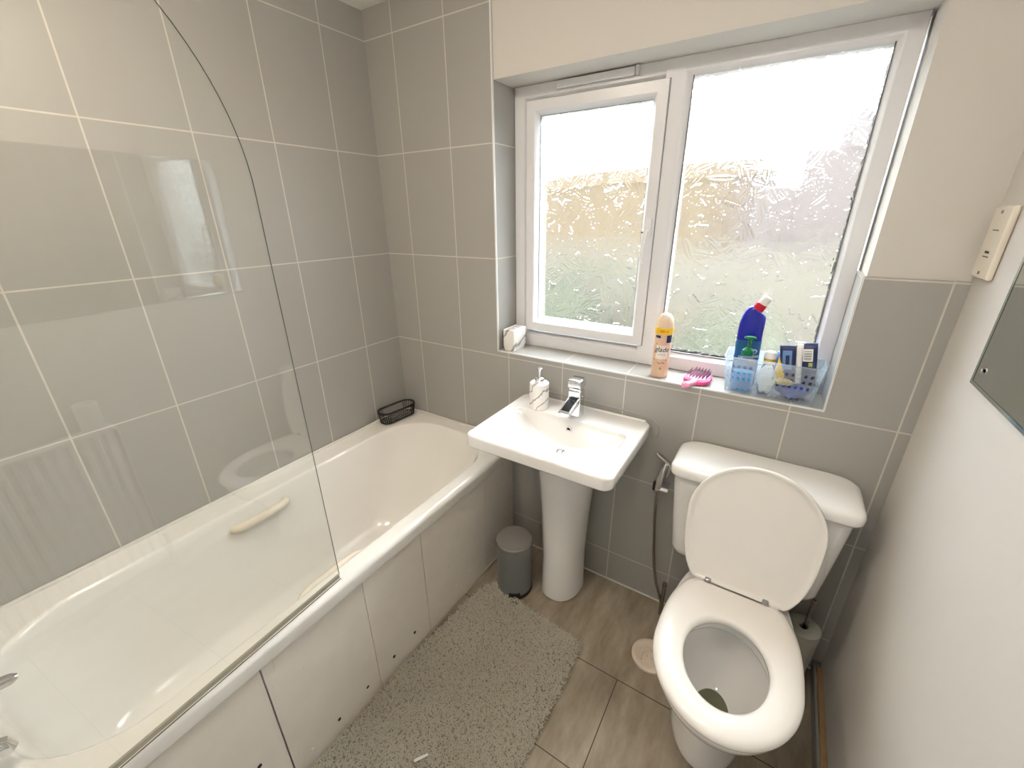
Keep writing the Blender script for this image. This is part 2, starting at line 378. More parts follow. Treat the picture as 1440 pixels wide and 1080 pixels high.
part('gasket', frame_ring(0.666, 1.173, 1.050, 1.897, 0.004, 0.1385, 0.1405), M['bin'], wn)
for gx0, gx1, gz0, gz1 in ((0.714, 1.125, 1.098, 1.849), (1.235, 1.697, 1.041, 1.900)):
    g = MB(); w = 0.0014
    rs = [[(gx0+k, y, gz0+k), (gx1-k, y, gz0+k), (gx1-k, y, gz1-k), (gx0+k, y, gz1-k)] for k, y in ((-0.002, 0.151), (w, 0.151), (w, 0.158), (-0.002, 0.158))]
    part('glazing_gasket', g.loft(rs, loop=True), M['bin'], wn, label='thin dark rubber glazing seal')
def leaf_relief(w, h, step, seed):
    rng = np.random.RandomState(seed); nx, nz = int(w/step)+1, int(h/step)+1
    gx, gz = np.meshgrid(np.linspace(0, w, nx), np.linspace(0, h, nz)); H = rng.rand(nz//8+2, nx//8+2)
    base = np.zeros_like(gx)
    for k in range(int(w*h/0.00048)):
        cx, cz = rng.rand()*w, rng.rand()*h; L = rng.uniform(0.055, 0.10); Wd = L*rng.uniform(0.16, 0.23); a = rng.rand()*2*PI
        x0, x1 = np.searchsorted(gx[0], [cx-L*0.6, cx+L*0.6]); z0, z1 = np.searchsorted(gz[:, 0], [cz-L*0.6, cz+L*0.6])
        if x1 <= x0 or z1 <= z0: continue
        X = gx[z0:z1, x0:x1]-cx; Z = gz[z0:z1, x0:x1]-cz
        u = X*math.cos(a)+Z*math.sin(a); v = -X*math.sin(a)+Z*math.cos(a)
        bend = rng.uniform(-0.25, 0.25)*L; v = v-bend*((u/L*2)**2)*0.5
        s = np.clip(u/L+0.5, 0, 1); prof = Wd*np.sin(PI*s**0.85)**0.9; ins = (np.abs(v) < prof) & (s > 0) & (s < 1)
        q = np.abs(v)/np.maximum(prof, 1e-5)
        hgt = 0.0014+0.0026*(1-q**2)-0.0016*np.exp(-(v/0.0018)**2)+0.0013*np.exp(-((q-0.9)/0.1)**2)+0.00030*np.sin((u-np.abs(v)*0.8)*900)*(q < 0.85)+rng.uniform(-0.02, 0.02)*u+rng.uniform(-0.05, 0.05)*v
        B = base[z0:z1, x0:x1]; B[ins] = hgt[ins]
    return gx, gz, base
def pane(x0, x1, z0, z1, seed):
    gx, gz, H = leaf_relief(x1-x0, z1-z0, 0.0024, seed); nz, nx = gx.shape
    front = np.stack([gx+x0, 0.154-H, gz+z0], -1).reshape(-1, 3); idx = np.arange(nz*nx).reshape(nz, nx)
    q = np.stack([idx[:-1, :-1], idx[:-1, 1:], idx[1:, 1:], idx[1:, :-1]], -1).reshape(-1, 4)
    back = front.copy(); back[:, 1] = 0.158
    bord = list(idx[0, :])+list(idx[1:, -1])+list(idx[-1, -2::-1])+list(idx[-2:0:-1, 0])
    K = nz*nx; v = np.concatenate([front, back[bord]]); nb = len(bord)
    f = [tuple(r) for r in q.tolist()]+[(bord[i], K+i, K+(i+1) % nb, bord[(i+1) % nb]) for i in range(nb)]+[tuple(K+i for i in range(nb))]
    mb = MB(); mb.v = [tuple(r) for r in v.tolist()]; mb.f = f; mb.mi = [0]*len(f)
    return part('pane', mb, M['obscured'], wn, smooth=True, label='leaf-patterned obscured glass')
pane(0.714, 1.125, 1.098, 1.849, 3); pane(1.235, 1.697, 1.041, 1.900, 5)
# trickle vent on the frame head
tv = MB().box(0.792, 1.062, 0.124, 0.141, 1.917, 1.940)
tv.prism([(0.780, 0.141), (0.792, 0.124), (0.792, 0.141)], 1.917, 1.940)
part('trickle_vent', tv, M['upvc'], wn, bevel=0.002); part('vent_catch', MB().box(1.064, 1.074, 0.122, 0.141, 1.916, 1.942), M['upvc'], wn, bevel=0.002)
wh = part('window_handle', MB().box(1.146, 1.163, 0.118, 0.129, 1.440, 1.500).tube([(1.154, 0.12, 1.462), (1.154, 0.098, 1.462), (1.153, 0.092, 1.45), (1.147, 0.092, 1.40), (1.150, 0.094, 1.355)], [0.007, 0.007, 0.007, 0.006, 0.005]), M['white'], wn, smooth=True)
part('handle_key', MB().tube([(1.147, 0.118, 1.455), (1.138, 0.105, 1.455)], 0.003), M['steel'], wh, smooth=True)

# ------------------------------------------------------------------ outside, seen blurred through the glass
o = struct('ground', MB().box(-30, 30, 0.35, 40, -0.4, -0.3), M['lawn']); 
gf = thing('garden_fence', (1.0, 3.6, -0.3), 'blurred pale boundary fence beyond the window panes', 'fence')
part('boards', MB().box(-6, 8, 3.6, 3.64, -0.3, 1.15), M['fence'], gf)
for k in range(8): part('post', MB().box(-6+2*k-0.05, -6+2*k+0.05, 3.64, 3.74, -0.3, 1.2), M['fence'], gf)
hb = thing('neighbouring_house', (-2, 8, -0.3), 'blurred buff-coloured house seen through the small left pane', 'building')
part('wall', MB().box(-7, 0.6, 7.5, 11, -0.3, 2.3), M['brick'], hb)
part('roof', MB().loft([[(x, 7.3, 2.3), (x, 9.2, 2.9), (x, 11.2, 2.3)] for x in (-7.2, 0.8)]), M['brick'], hb)
hc = thing('neighbouring_house', (5, 8, -0.3), 'blurred pale grey-pink house seen through the large right pane', 'building')
part('wall', MB().box(1.5, 10, 7.2, 11, -0.3, 2.7), M['render'], hc)
part('side_extension', MB().box(0.65, 1.495, 7.25, 9.5, -0.3, 2.0), M['render'], hc)
part('roof', MB().loft([[(x, 7.0, 2.7), (x, 9.0, 3.8), (x, 11.2, 2.7)] for x in (2.2, 10.2)]), M['roof'], hc)
def shrub(cx, cy, cz, r, seed, label):
    rng = random.Random(seed); t = thing('shrub', (cx, cy, -0.3), label, 'shrub')
    mb = MB(); n, mm = 28, 16; rings = []
    for i in range(1, mm):
        a = PI*i/mm; ring = []
        for j in range(n):
            b = 2*PI*j/n; rr = r*(1+0.16*math.sin(5*b+seed+3*a)+rng.uniform(-0.07, 0.07)); ring.append((cx+rr*math.sin(a)*math.cos(b), cy+rr*math.sin(a)*math.sin(b), cz+rr*math.cos(a)))
        rings.append(ring)
    mb.loft(rings); part('foliage', mb, M['hedge'], t, smooth=True)
    part('stem', MB().tube([(cx, cy, -0.3), (cx, cy, cz)], 0.05), M['wood'], t)
shrub(-0.6, 2.7, 0.25, 0.62, 1, 'blurred green shrub low behind the small left pane')
shrub(1.3, 2.6, 0.1, 0.5, 2, 'blurred green shrub low behind the middle of the window')

# ------------------------------------------------------------------ mirror, socket, radiator on the right wall
mr = thing('wall_mirror', (XR, -0.7, 1.185), 'large unframed wall mirror beside the shaver socket', 'mirror')
part('glass', MB().box(XR-0.006, XR-0.001, -1.20, -0.228, 1.185, 1.75), M['mirror'], mr)
eb = MB(); a = [(-1.20, -0.228, 1.185, 1.75), (-1.1985, -0.2295, 1.1865, 1.7485), (-1.192, -0.236, 1.193, 1.742)]
rings = []
for (y0, y1, z0, z1), x in zip(a, (XR-0.004, XR-0.0075, XR-0.0065)): rings.append([(x, y0, z0), (x, y1, z0), (x, y1, z1), (x, y0, z1)])
part('bevelled_edge', eb.loft(rings, False, False), M['bevel'], mr)
for (y, z) in ((-0.262, 1.222), (-1.166, 1.222), (-0.262, 1.713), (-1.166, 1.713)):
    part('screw_cap', MB().lathe([(0.0015, 0), (0.006, 0), (0.006, 0.002), (0.003, 0.004)], (XR-0.0105, y, z), 14, 'x'), M['chrome'], mr, smooth=True)
sk = thing('shaver_socket', (XR, -0.06, 1.375), 'cream shaver socket plate high on the right wall by the corner', 'socket')
part('plate', MB().box(XR-0.012, XR-0.0005, -0.112, -0.012, 1.375, 1.523), M['cream'], sk, bevel=0.004, seg=3)
for z in (1.387, 1.511): part('screw', MB().lathe([(0.0035, 0), (0.0035, 0.002)], (XR-0.014, -0.062, z), 12, 'x'), M['steel'], sk)
for z in (1.420, 1.474): part('slot', MB().box(XR-0.0128, XR-0.0115, -0.078, -0.046, z, z+0.0016), M['dark'], sk)
for y in (-0.071, -0.062, -0.053): part('pin_hole', MB().lathe([(0.0028, 0), (0.0028, 0.0012)], (XR-0.0128, y, 1.430), 10, 'x'), M['dark'], sk)
rd = thing('radiator', (1.88, -1.12, 0.15), 'white ribbed panel radiator low on the right wall under the mirror', 'radiator')
pts = []; N = 26; y = -0.895; ys = []
rp = []
for k in range(15):
    y0 = -0.90-k*0.036; rp += [(1.888, y0), (1.888, y0-0.012), (1.878, y0-0.018), (1.878, y0-0.030), (1.888, y0-0.036)]
poly = rp+[(1.905, rp[-1][1]), (1.905, rp[0][1])]
part('panel', MB().prism(poly, 0.16, 0.75), M['white'], rd, bevel=0.001)
part('top_grille', MB().box(1.872, 1.94, -1.45, -0.89, 0.75, 0.765), M['white'], rd, bevel=0.003)
part('side_cover', MB().box(1.876, 1.94, -0.893, -0.887, 0.17, 0.755), M['white'], rd)
for y in (-1.0, -1.38): part('bracket', MB().box(1.905, XR-0.001, y, y+0.04, 0.3, 0.7), M['white'], rd)
part('valve', MB().tube([(1.90, -0.875, 0.0), (1.90, -0.875, 0.2)], 0.008).tube([(1.90, -0.875, 0.12), (1.90, -0.875, 0.2)], 0.016), M['chrome'], rd, smooth=True)
tag(part('toilet_roll', MB().lathe([(0.02, 0), (0.034, 0), (0.035, 0.003), (0.035, 0.107), (0.034, 0.11), (0.02, 0.11), (0.02, 0)], (1.905, -0.945, 0.766), 28, cap=False), M['paper'], smooth=True), 'white paper roll standing on top of the radiator', 'toilet roll')

# ceiling lamp (warm), above the frame; second added to brighten floor and right wall
def emis(name, col, st):
    m = NT(name); e = m.n('ShaderNodeEmission'); e.inputs[0].default_value = col; e.inputs[1].default_value = st; m.l(e.outputs[0], m.out.inputs[0]); return m.m
for lx, ly, st, col, lab in ((0.62, -1.22, 28.0, (1.0, 0.84, 0.68, 1), 'round opal ceiling light over the bath, above the frame'), (1.38, -1.12, 20.0, (1.0, 0.91, 0.82, 1), 'added round opal ceiling light near the right wall, above the frame')):
    lf = thing('ceiling_light', (lx, ly, CEIL), lab, 'light')
    part('base', MB().lathe([(0.11, -0.018), (0.125, -0.018), (0.125, -0.0005)], (lx, ly, CEIL), 40), M['white'], lf, smooth=True)
    part('opal_dome', MB().lathe([(0.001, -0.075), (0.05, -0.07), (0.09, -0.05), (0.115, -0.018)], (lx, ly, CEIL), 40), emis('warm_opal_glow', col, st), lf, smooth=True)

# ------------------------------------------------------------------ bath
bt = thing('bathtub', (0.35, -0.85, 0), 'long white acrylic bathtub along the left tiled wall', 'bathtub')
bm_ = MB(); R_ = []
def tub(x0, x1, y0, y1, r, z): return rrect(x0, x1, y0, y1, r, z, 9, 10)
Y0, Y1 = YF+0.001, -0.001
R_ += [tub(0.004, 0.655, Y0+0.02, Y1, 0.02, 0.505), tub(0.001, 0.694, Y0, Y1, 0.02, 0.505), tub(0.001, 0.699, Y0, Y1, 0.02, 0.512), tub(0.001, 0.702, Y0, Y1, 0.02, 0.545),
       tub(0.001, 0.700, Y0, Y1, 0.02, 0.554), tub(0.002, 0.692, Y0, Y1, 0.02, 0.562), tub(0.004, 0.680, Y0+0.003, Y1-0.004, 0.02, 0.565)]
R_ += [tub(0.098, 0.650, -1.545, -0.068, 0.20, 0.565), tub(0.104, 0.643, -1.540, -0.073, 0.20, 0.563), tub(0.109, 0.638, -1.536, -0.078, 0.20, 0.557),
       tub(0.113, 0.632, -1.531, -0.087, 0.20, 0.54), tub(0.125, 0.622, -1.525, -0.12, 0.20, 0.48), tub(0.145, 0.600, -1.51, -0.20, 0.20, 0.36),
       tub(0.165, 0.580, -1.49, -0.29, 0.19, 0.24), tub(0.18, 0.565, -1.47, -0.36, 0.17, 0.185), tub(0.205, 0.54, -1.44, -0.41, 0.15, 0.163), tub(0.26, 0.48, -1.38, -0.50, 0.1, 0.158)]
part('tub_shell', bm_.loft(R_, cap0=False), M['acrylic'], bt, smooth=True, angle=50)
sb = MB().box(0.001, 0.012, YF+0.002, -0.001, 0.561, 0.574).box(0.012, 0.70, -0.012, -0.001, 0.561, 0.574)
part('wall_sealant', sb, M['sealant'], bt, bevel=0.004, label='bead of white sealant along the tiles')
def grip(name, pts, r, lab):
    P = [Vector(p) for p in pts]; out = []
    for i in range(len(P)-1):
        for k in range(6):
            t = k/6; a = P[max(i-1, 0)]; b = P[i]; c_ = P[i+1]; d = P[min(i+2, len(P)-1)]
            out.append(0.5*((2*b)+(c_-a)*t+(2*a-5*b+4*c_-d)*t*t+(3*b-a-3*c_+d)*t**3))
    out.append(P[-1]); part(name, MB().tube(out, r, 12), M['cream'], bt, smooth=True, label=lab)
grip('grip_handle', [(0.112, -0.955, 0.500), (0.135, -0.945, 0.508), (0.148, -0.915, 0.512), (0.150, -0.86, 0.512), (0.148, -0.805, 0.512), (0.135, -0.775, 0.508), (0.112, -0.765, 0.500)], 0.016, 'cream moulded grip on the wall side')
grip('grip_handle', [(0.630, -1.02, 0.490), (0.606, -1.01, 0.505), (0.590, -0.98, 0.512), (0.588, -0.90, 0.515), (0.590, -0.82, 0.512), (0.606, -0.79, 0.505), (0.630, -0.78, 0.490)], 0.0115, 'cream moulded grip on the room side')
part('waste', MB().lathe([(0.034, 0), (0.034, 0.004), (0.012, 0.005)], (0.37, -1.35, 0.158), 24), M['chrome'], bt, smooth=True)
bp = part('side_panel', MB().box(0.64, 0.654, YF+0.002, -0.002, 0.0, 0.5), M['dark'], bt, label='scuffed white boarded panel')
seams = [YF+0.002, -1.168, -0.860, -0.611, -0.240, -0.002]
for i, (a, b) in enumerate(zip(seams[:-1], seams[1:])):
    g0 = 0.0022 if i == 1 else 0.001
    part('panel_board', MB().box(0.655, 0.675+(0.0012 if i % 2 else 0), a+g0, b-0.001, 0.004, 0.506), M['panel'], bp, bevel=0.0012)
part('floor_sealant', MB().box(0.676, 0.682, YF+0.002, -0.002, 0.0, 0.006), simple('yellowed_sealant', (205, 190, 165), 0.5, var=0.2, scale=20), bp)
for i, (y, z) in enumerate([(-0.188, 0.096), (-0.283, 0.092), (-0.363, 0.092), (-0.451, 0.092), (-0.553, 0.089), (-0.626, 0.085), (-0.691, 0.083), (-0.793, 0.076), (-0.91, 0.071), (-1.02, 0.067), (-1.113, 0.065), (-1.235, 0.199)]):
    dk = i in (6, 7, 8, 9, 11)
    part('screw_hole' if dk else 'screw_cap', MB().lathe([(0.0055, 0), (0.0055, 0.0015), (0.0025, 0.003)], (0.6755, y, z), 12, 'x'), M['dark'] if dk else M['paper'], bp, smooth=True,
         label='dark uncovered screw hole' if dk else 'white cap over a screw')

# bath mixer at the near end
mx = thing('bath_mixer_tap', (0.42, -1.60, 0.565), 'chrome bath mixer tap at the near end of the bath', 'tap')
part('body', MB().tube([(0.33, -1.60, 0.62), (0.57, -1.60, 0.62)], 0.022, 20).tube([(0.36, -1.60, 0.565), (0.36, -1.60, 0.61)], 0.02, 16).tube([(0.54, -1.60, 0.565), (0.54, -1.60, 0.61)], 0.02, 16), M['chrome'], mx, smooth=True)
part('lever', MB().tube([(0.355, -1.60, 0.635), (0.352, -1.56, 0.628), (0.358, -1.52, 0.622), (0.362, -1.49, 0.618), (0.364, -1.480, 0.617)], [0.014, 0.013, 0.014, 0.012, 0.006], 16), M['chrome'], mx, smooth=True)
part('spout', MB().tube([(0.515, -1.60, 0.62), (0.52, -1.56, 0.63), (0.525, -1.528, 0.615), (0.525, -1.524, 0.60)], [0.02, 0.018, 0.016, 0.013], 16), M['chrome'], mx, smooth=True)

# shower screen: glass swung 3 degrees into the bath
th = math.radians(3); sy0, sy1 = -0.922, -1.66
ss = thing('shower_screen', (0.70, -1.4, 0.575), 'frameless curved-top glass shower screen standing on the bath edge', 'shower screen')
def sxy(y): return 0.70-(y+1.4)*math.tan(th)
prof = [(sy0, 0.576)]
for k in range(0, 25):
    a = (PI/2)*k/24; prof.append((sy0-0.36+0.36*math.cos(a), 1.56+0.40*math.sin(a)))
prof += [(sy1, 1.96), (sy1, 0.576)]
def slab(pr, t0, t1):
    return MB().loft([[(sxy(y)+t, y, z) for y, z in pr] for t in (t0, t1)])
part('glass_sheet', slab(prof, -0.003, 0.003), M['screen'], ss)
edge = [(sxy(y), y, z) for y, z in prof[:-1]]
part('polished_edge', MB().tube(edge, 0.0010, 6), M['edge'], ss, smooth=True)
sl = MB(); 
for t0, t1, z0, z1 in ((-0.003, 0.003, 0.566, 0.577),):
    sl.loft([[(sxy(y)+t, y, z) for t, z in ((t0, z0), (t1, z0), (t1, z1), (t0, z1))] for y in (sy0-0.002, sy1)])
part('bottom_seal', sl, glassy('grey_clear_seal', (0.9, 0.89, 0.84, 1), 1, haze=(0.6, 0.58, 0.5, 1), hazef=0.5), ss)
for t_ in (-0.0055, 0.008): part('seal_fin', MB().tube([(sxy(y)+t_, y, 0.5665) for y in (sy0-0.002, sy1)], 0.0013, 6), simple('dirty_seal_line', (120, 108, 88), 0.5, var=0.3, scale=30), ss)
part('hinge_profile', MB().box(0.70, 0.722, YF+0.002, sy1+0.005, 0.575, 1.97), M['chrome'], ss, bevel=0.002)

# black wire soap basket on the bath corner
wbk = thing('wire_basket', (0.062, -0.125, 0.567), 'small black wire soap basket on the far corner of the bath', 'basket')
def stad(cx, cy, L, Wd, z, rot=0.0, n=40):
    out = []; r = Wd/2; h = L/2-r
    for i in range(n):
        a = 2*PI*i/n; x = r*math.cos(a); y = r*math.sin(a)+(h if math.sin(a) >= 0 else -h)
        out.append((cx+x*math.cos(rot)-y*math.sin(rot), cy+x*math.sin(rot)+y*math.cos(rot), z))
    return out
bc = (0.066, -0.125); brot = -0.12
part('top_rim', MB().tube(stad(*bc, 0.20, 0.085, 0.632, brot), 0.003, 6, closed=True).tube(stad(*bc, 0.20, 0.085, 0.626, brot), 0.0022, 6, closed=True), M['black'], wbk, smooth=True)
part('bottom_rim', MB().tube(stad(*bc, 0.185, 0.074, 0.576, brot), 0.0024, 6, closed=True), M['black'], wbk, smooth=True)
bars = MB(); A = stad(*bc, 0.20, 0.085, 0.628, brot, 26); B = stad(*bc, 0.185, 0.074, 0.576, brot, 26)
for a, b in zip(A, B): part('side_wire', MB().tube([a, b], 0.0016, 5), M['black'], wbk)
mesh_ = MB()
for k in range(15):
    yy = -0.085+k*0.0122
    hw = 0.036*math.sqrt(max(0.05, 1-max(0, (abs(yy)-0.055)/0.037)**2))
    f = lambda x, y: (bc[0]+x*math.cos(brot)-y*math.sin(brot), bc[1]+x*math.sin(brot)+y*math.cos(brot), 0.574)
    mesh_.tube([f(-hw, yy), f(hw, yy)], 0.0018, 5)
for xx in (-0.024, -0.008, 0.008, 0.024): mesh_.tube([f(xx, -0.085), f(xx, 0.085)], 0.0018, 5)
part('base_wires', mesh_, M['black'], wbk)

# ------------------------------------------------------------------ basin
sn = thing('pedestal_basin', (1.01, -0.2, 0), 'white ceramic pedestal basin under the window', 'basin')
lerp_ = lambda a, b, t: a+(b-a)*t
SX0, SX1, SY0, SY1 = 0.742, 1.276, -0.425, -0.001
rr_ = lambda x0, x1, y0, y1, r, z: rrect(x0, x1, y0, y1, r, z, 8, 10)
rings = [rr_(SX0+0.10, SX1-0.10, SY0+0.10, SY1, 0.05, 0.70), rr_(SX0+0.05, SX1-0.05, SY0+0.05, SY1, 0.04, 0.735), rr_(SX0+0.015, SX1-0.015, SY0+0.012, SY1, 0.03, 0.762), rr_(SX0+0.005, SX1-0.005, SY0+0.004, SY1, 0.03, 0.766), rr_(SX0, SX1, SY0, SY1, 0.032, 0.772),
         rr_(SX0, SX1, SY0, SY1, 0.032, 0.804), rr_(SX0+0.002, SX1-0.002, SY0+0.002, SY1, 0.030, 0.809), rr_(SX0+0.006, SX1-0.006, SY0+0.006, SY1-0.003, 0.028, 0.812),
         rr_(0.782, 1.238, -0.385, -0.125, 0.035, 0.812), rr_(0.7855, 1.2345, -0.382, -0.128, 0.035, 0.8105), rr_(0.788, 1.232, -0.379, -0.130, 0.034, 0.808)]
def basin_z(x, y):
    fl = 0.806-0.006-0.070*max(0.0, 1-abs((x-1.022)/0.214)**2)*(0.85+0.15*max(0, 1-abs(y+0.235)/0.12))
    c_ = [fl, 0.8065-(-0.130-y)*1.15, 0.8065-(y+0.379)*3.0, 0.8065-(x-0.788)*1.6, 0.8065-(1.232-x)*1.6]
    k_ = 0.006; m_ = max(c_); return min(0.806, m_+k_*math.log(sum(math.exp((q-m_)/k_) for q in c_))*0.6)
r_in = rr_(0.789, 1.231, -0.378, -0.131, 0.034, 0.8055); NB = 30
for k in range(NB):
    t = (k/(NB-1))**0.9*0.955; rg0 = [(lerp_(x, 1.028, t), lerp_(y, -0.238, t)) for x, y, _ in r_in]
    rings.append([(x, y, basin_z(x, y)-0.002*min(1, t*20)) for x, y in rg0])
zb = min(p[2] for p in rings[-1])
part('basin_bowl', MB().loft(rings), M['ceramic'], sn, smooth=True, angle=60)
up = MB(); up.box(SX0+0.02, SX1-0.02, -0.012, -0.001, 0.808, 0.818)
part('rear_upstand', up, M['ceramic'], sn, bevel=0.005, seg=3)
part('waste', MB().lathe([(0.021, 0), (0.021, 0.003), (0.017, 0.005), (0.014, 0.011), (0.004, 0.013)], (1.028, -0.238, zb), 24), M['chrome'], sn, smooth=True)
ovf = part('overflow', MB().lathe([(0.0075, 0), (0.012, 0), (0.013, 0.002), (0.0125, 0.004), (0.0075, 0.004)], (1.018, -0.156, 0.783), 24, 'y', cap=False), M['chrome'], sn, smooth=True)
part('overflow_hole', MB().lathe([(0.008, 0.003), (0.008, 0.0036)], (1.018, -0.156, 0.783), 20, 'y'), M['dark'], ovf)
pr = []
for z, a, bf in ((0.0, 0.082, 0.118), (0.008, 0.088, 0.124), (0.05, 0.084, 0.12), (0.20, 0.082, 0.118), (0.40, 0.090, 0.124), (0.55, 0.101, 0.134), (0.66, 0.112, 0.15), (0.735, 0.13, 0.17)):
    pr.append([(1.008+x, (-0.112+y*bf/a) if y < 0 else (-0.112+y), z) for x, y, _ in ell(0, 0, a, a, 0, 56, 2.3)])
part('pedestal', MB().loft(pr), M['ceramic'], sn, smooth=True, angle=60)
part('old_sealant_line', MB().tube([(0.80, -0.002, 0.845), (0.95, -0.002, 0.841), (1.093, -0.002, 0.838), (1.23, -0.002, 0.834), (1.275, -0.002, 0.826), (1.298, -0.002, 0.806), (1.303, -0.002, 0.775), (1.297, -0.002, 0.757)], 0.0035, 6), M['grime'], sn, smooth=True, label='faint smeared sealant line on the tiles')
# basin tap
tp = thing('basin_mixer_tap', (1.014, -0.088, 0.812), 'square chrome mixer tap at the back of the basin', 'tap')
body = MB().box(0.990, 1.038, -0.112, -0.068, 0.8122, 0.918)
part('body', body, M['chrome'], tp, bevel=0.003)
sp_ = MB().loft([[(0.993, -0.105, z) for z in ()] or [(0.992, -0.11, 0.868), (1.036, -0.11, 0.868), (1.036, -0.11, 0.893), (0.992, -0.11, 0.893)], [(0.990, -0.195, 0.853), (1.034, -0.195, 0.853), (1.034, -0.195, 0.862), (0.990, -0.195, 0.862)]])
part('spout', sp_, M['chrome'], tp, bevel=0.002)
part('spout_channel', MB().loft([[(0.998, -0.115, 0.8925), (1.030, -0.115, 0.8925), (1.030, -0.115, 0.894), (0.998, -0.115, 0.894)], [(0.996, -0.185, 0.8645), (1.028, -0.185, 0.8645), (1.028, -0.185, 0.8655), (0.996, -0.185, 0.8655)]]), simple('dark_chrome', (90, 92, 96), 0.15, 1), tp)
lv = part('cap', MB().box(0.992, 1.036, -0.110, -0.070, 0.918, 0.928), M['chrome'], tp, bevel=0.002)
part('lever', MB().box(0.988, 1.040, -0.118, -0.064, 0.930, 0.962), M['chrome'], tp, bevel=0.005)
part('temperature_rod', MB().tube([(1.036, -0.108, 0.905), (1.053, -0.128, 0.913)], 0.0025, 8), M['chrome'], tp, smooth=True)
# soap dispenser
sd = thing('soap_dispenser', (0.862, -0.098, 0.8125), 'white marbled soap dispenser with chrome pump on the basin', 'soap dispenser')
c0 = (0.862, -0.098, 0.8125)
part('bottle', MB().lathe([(0.033, 0), (0.037, 0.002), (0.037, 0.103), (0.034, 0.106), (0.012, 0.106)], c0, 40), M['marble'], sd, smooth=True)
part('collar', MB().lathe([(0.017, 0.106), (0.017, 0.124), (0.013, 0.126)], c0, 28), M['chrome'], sd, smooth=True)
part('pump', MB().lathe([(0.006, 0.126), (0.006, 0.150), (0.010, 0.151), (0.010, 0.162), (0.008, 0.164)], c0, 20).tube([(c0[0], c0[1], c0[2]+0.157), (c0[0]-0.01, c0[1]+0.028, c0[2]+0.156), (c0[0]-0.013, c0[1]+0.036, c0[2]+0.148)], 0.004, 10), M['chrome'], sd, smooth=True)

# ------------------------------------------------------------------ toilet
TX = 1.640
to = thing('toilet', (TX, -0.35, 0), 'white close-coupled toilet with its lid up and seat down', 'toilet')
def egg(a, bf, bb, cy, z, clip=None, n=72, nb=2.6, cx=TX):
    out = []
    for i in range(n):
        t = 2*PI*i/n; c, s_ = math.cos(t), math.sin(t); e = nb if s_ > 0 else 2.0
        x = cx+a*math.copysign(abs(c)**(2/e), c); y = cy+(bb if s_ > 0 else bf)*math.copysign(abs(s_)**(2/e), s_)
        if clip is not None: y = min(y, clip)
        out.append((x, y, z))
    return out
# pan outside, over the rim, into the bowl
pan = [egg(0.106, 0.195, 0.20, -0.33, 0.0, nb=3.2), egg(0.110, 0.20, 0.21, -0.33, 0.004, nb=3.2), egg(0.108, 0.197, 0.21, -0.33, 0.03, nb=3.2), egg(0.100, 0.185, 0.22, -0.33, 0.10, nb=3), egg(0.098, 0.18, 0.23, -0.335, 0.17, nb=3),
       egg(0.105, 0.185, 0.26, -0.35, 0.23, nb=3), egg(0.130, 0.21, 0.29, -0.39, 0.28, nb=3), egg(0.152, 0.215, 0.33, -0.44, 0.33, nb=3), egg(0.163, 0.205, 0.36, -0.475, 0.37, nb=3), egg(0.168, 0.20, 0.38, -0.49, 0.395, nb=3),
       egg(0.168, 0.20, 0.38, -0.49, 0.408, nb=3), egg(0.162, 0.194, 0.374, -0.49, 0.414, nb=3),
       egg(0.125, 0.155, 0.165, -0.49, 0.414, nb=2), egg(0.120, 0.150, 0.160, -0.49, 0.408, nb=2), egg(0.116, 0.146, 0.150, -0.49, 0.368, nb=2), egg(0.117, 0.147, 0.151, -0.49, 0.363, nb=2), egg(0.133, 0.163, 0.168, -0.49, 0.360, nb=2), egg(0.132, 0.163, 0.168, -0.49, 0.350, nb=2), egg(0.120, 0.150, 0.165, -0.48, 0.32, nb=2), egg(0.10, 0.13, 0.15, -0.47, 0.27, nb=2), egg(0.075, 0.11, 0.12, -0.46, 0.225, nb=2), egg(0.055, 0.085, 0.08, -0.47, 0.19, nb=2), egg(0.03, 0.05, 0.05, -0.48, 0.17, nb=2)]
part('pan', MB().loft(pan), M['ceramic'], to, smooth=True, angle=70)
part('bowl_water', MB().loft([egg(0.050, 0.078, 0.075, -0.468, 0.184, nb=2), egg(0.050, 0.078, 0.075, -0.468, 0.1845, nb=2)]), M['water'], to)
rs = lambda ix, iy, z, r=0.03: rrect(1.397+ix, 1.873-ix, -0.178+iy, -0.012, r, z, 8, 8)
part('cistern', MB().loft([rs(0.045, 0.03, 0.415, 0.03), rs(0.032, 0.016, 0.425, 0.035), rs(0.026, 0.010, 0.445, 0.035), rs(0.014, 0.004, 0.58, 0.035), rs(0.004, 0.0, 0.70, 0.035), rs(0.002, 0.0, 0.742, 0.035)]), M['ceramic'], to, smooth=True, angle=60)
cl = lambda i, z, r=0.035: rrect(1.387+i, 1.886-i, -0.196+i, -0.006, r, z, 8, 8)
part('cistern_lid', MB().loft([cl(0.012, 0.738), cl(0.003, 0.741), cl(0, 0.748), cl(0, 0.764), cl(0.003, 0.773), cl(0.010, 0.780), cl(0.022, 0.785), cl(0.05, 0.787)]), M['ceramic'], to, smooth=True, angle=70)
SC, SCL = -0.49, -0.262
def seg(a, bf, bb, z, clip=SCL): return egg(a, bf, bb, SC, z, clip)
hole = lambda d, z: egg(0.100+d, 0.135+d, 0.122+d, -0.497, z, nb=2, cx=TX+0.002)
part('seat', MB().loft([seg(0.171, 0.205, 0.285, 0.418), seg(0.176, 0.211, 0.29, 0.421), seg(0.177, 0.213, 0.29, 0.428), seg(0.174, 0.210, 0.288, 0.437), seg(0.163, 0.199, 0.28, 0.444), seg(0.145, 0.180, 0.265, 0.447, -0.27), hole(0.012, 0.445), hole(0.003, 0.440), hole(0, 0.432), hole(0.002, 0.420), hole(0.006, 0.418)], loop=True), M['seat'], to, smooth=True, angle=180)
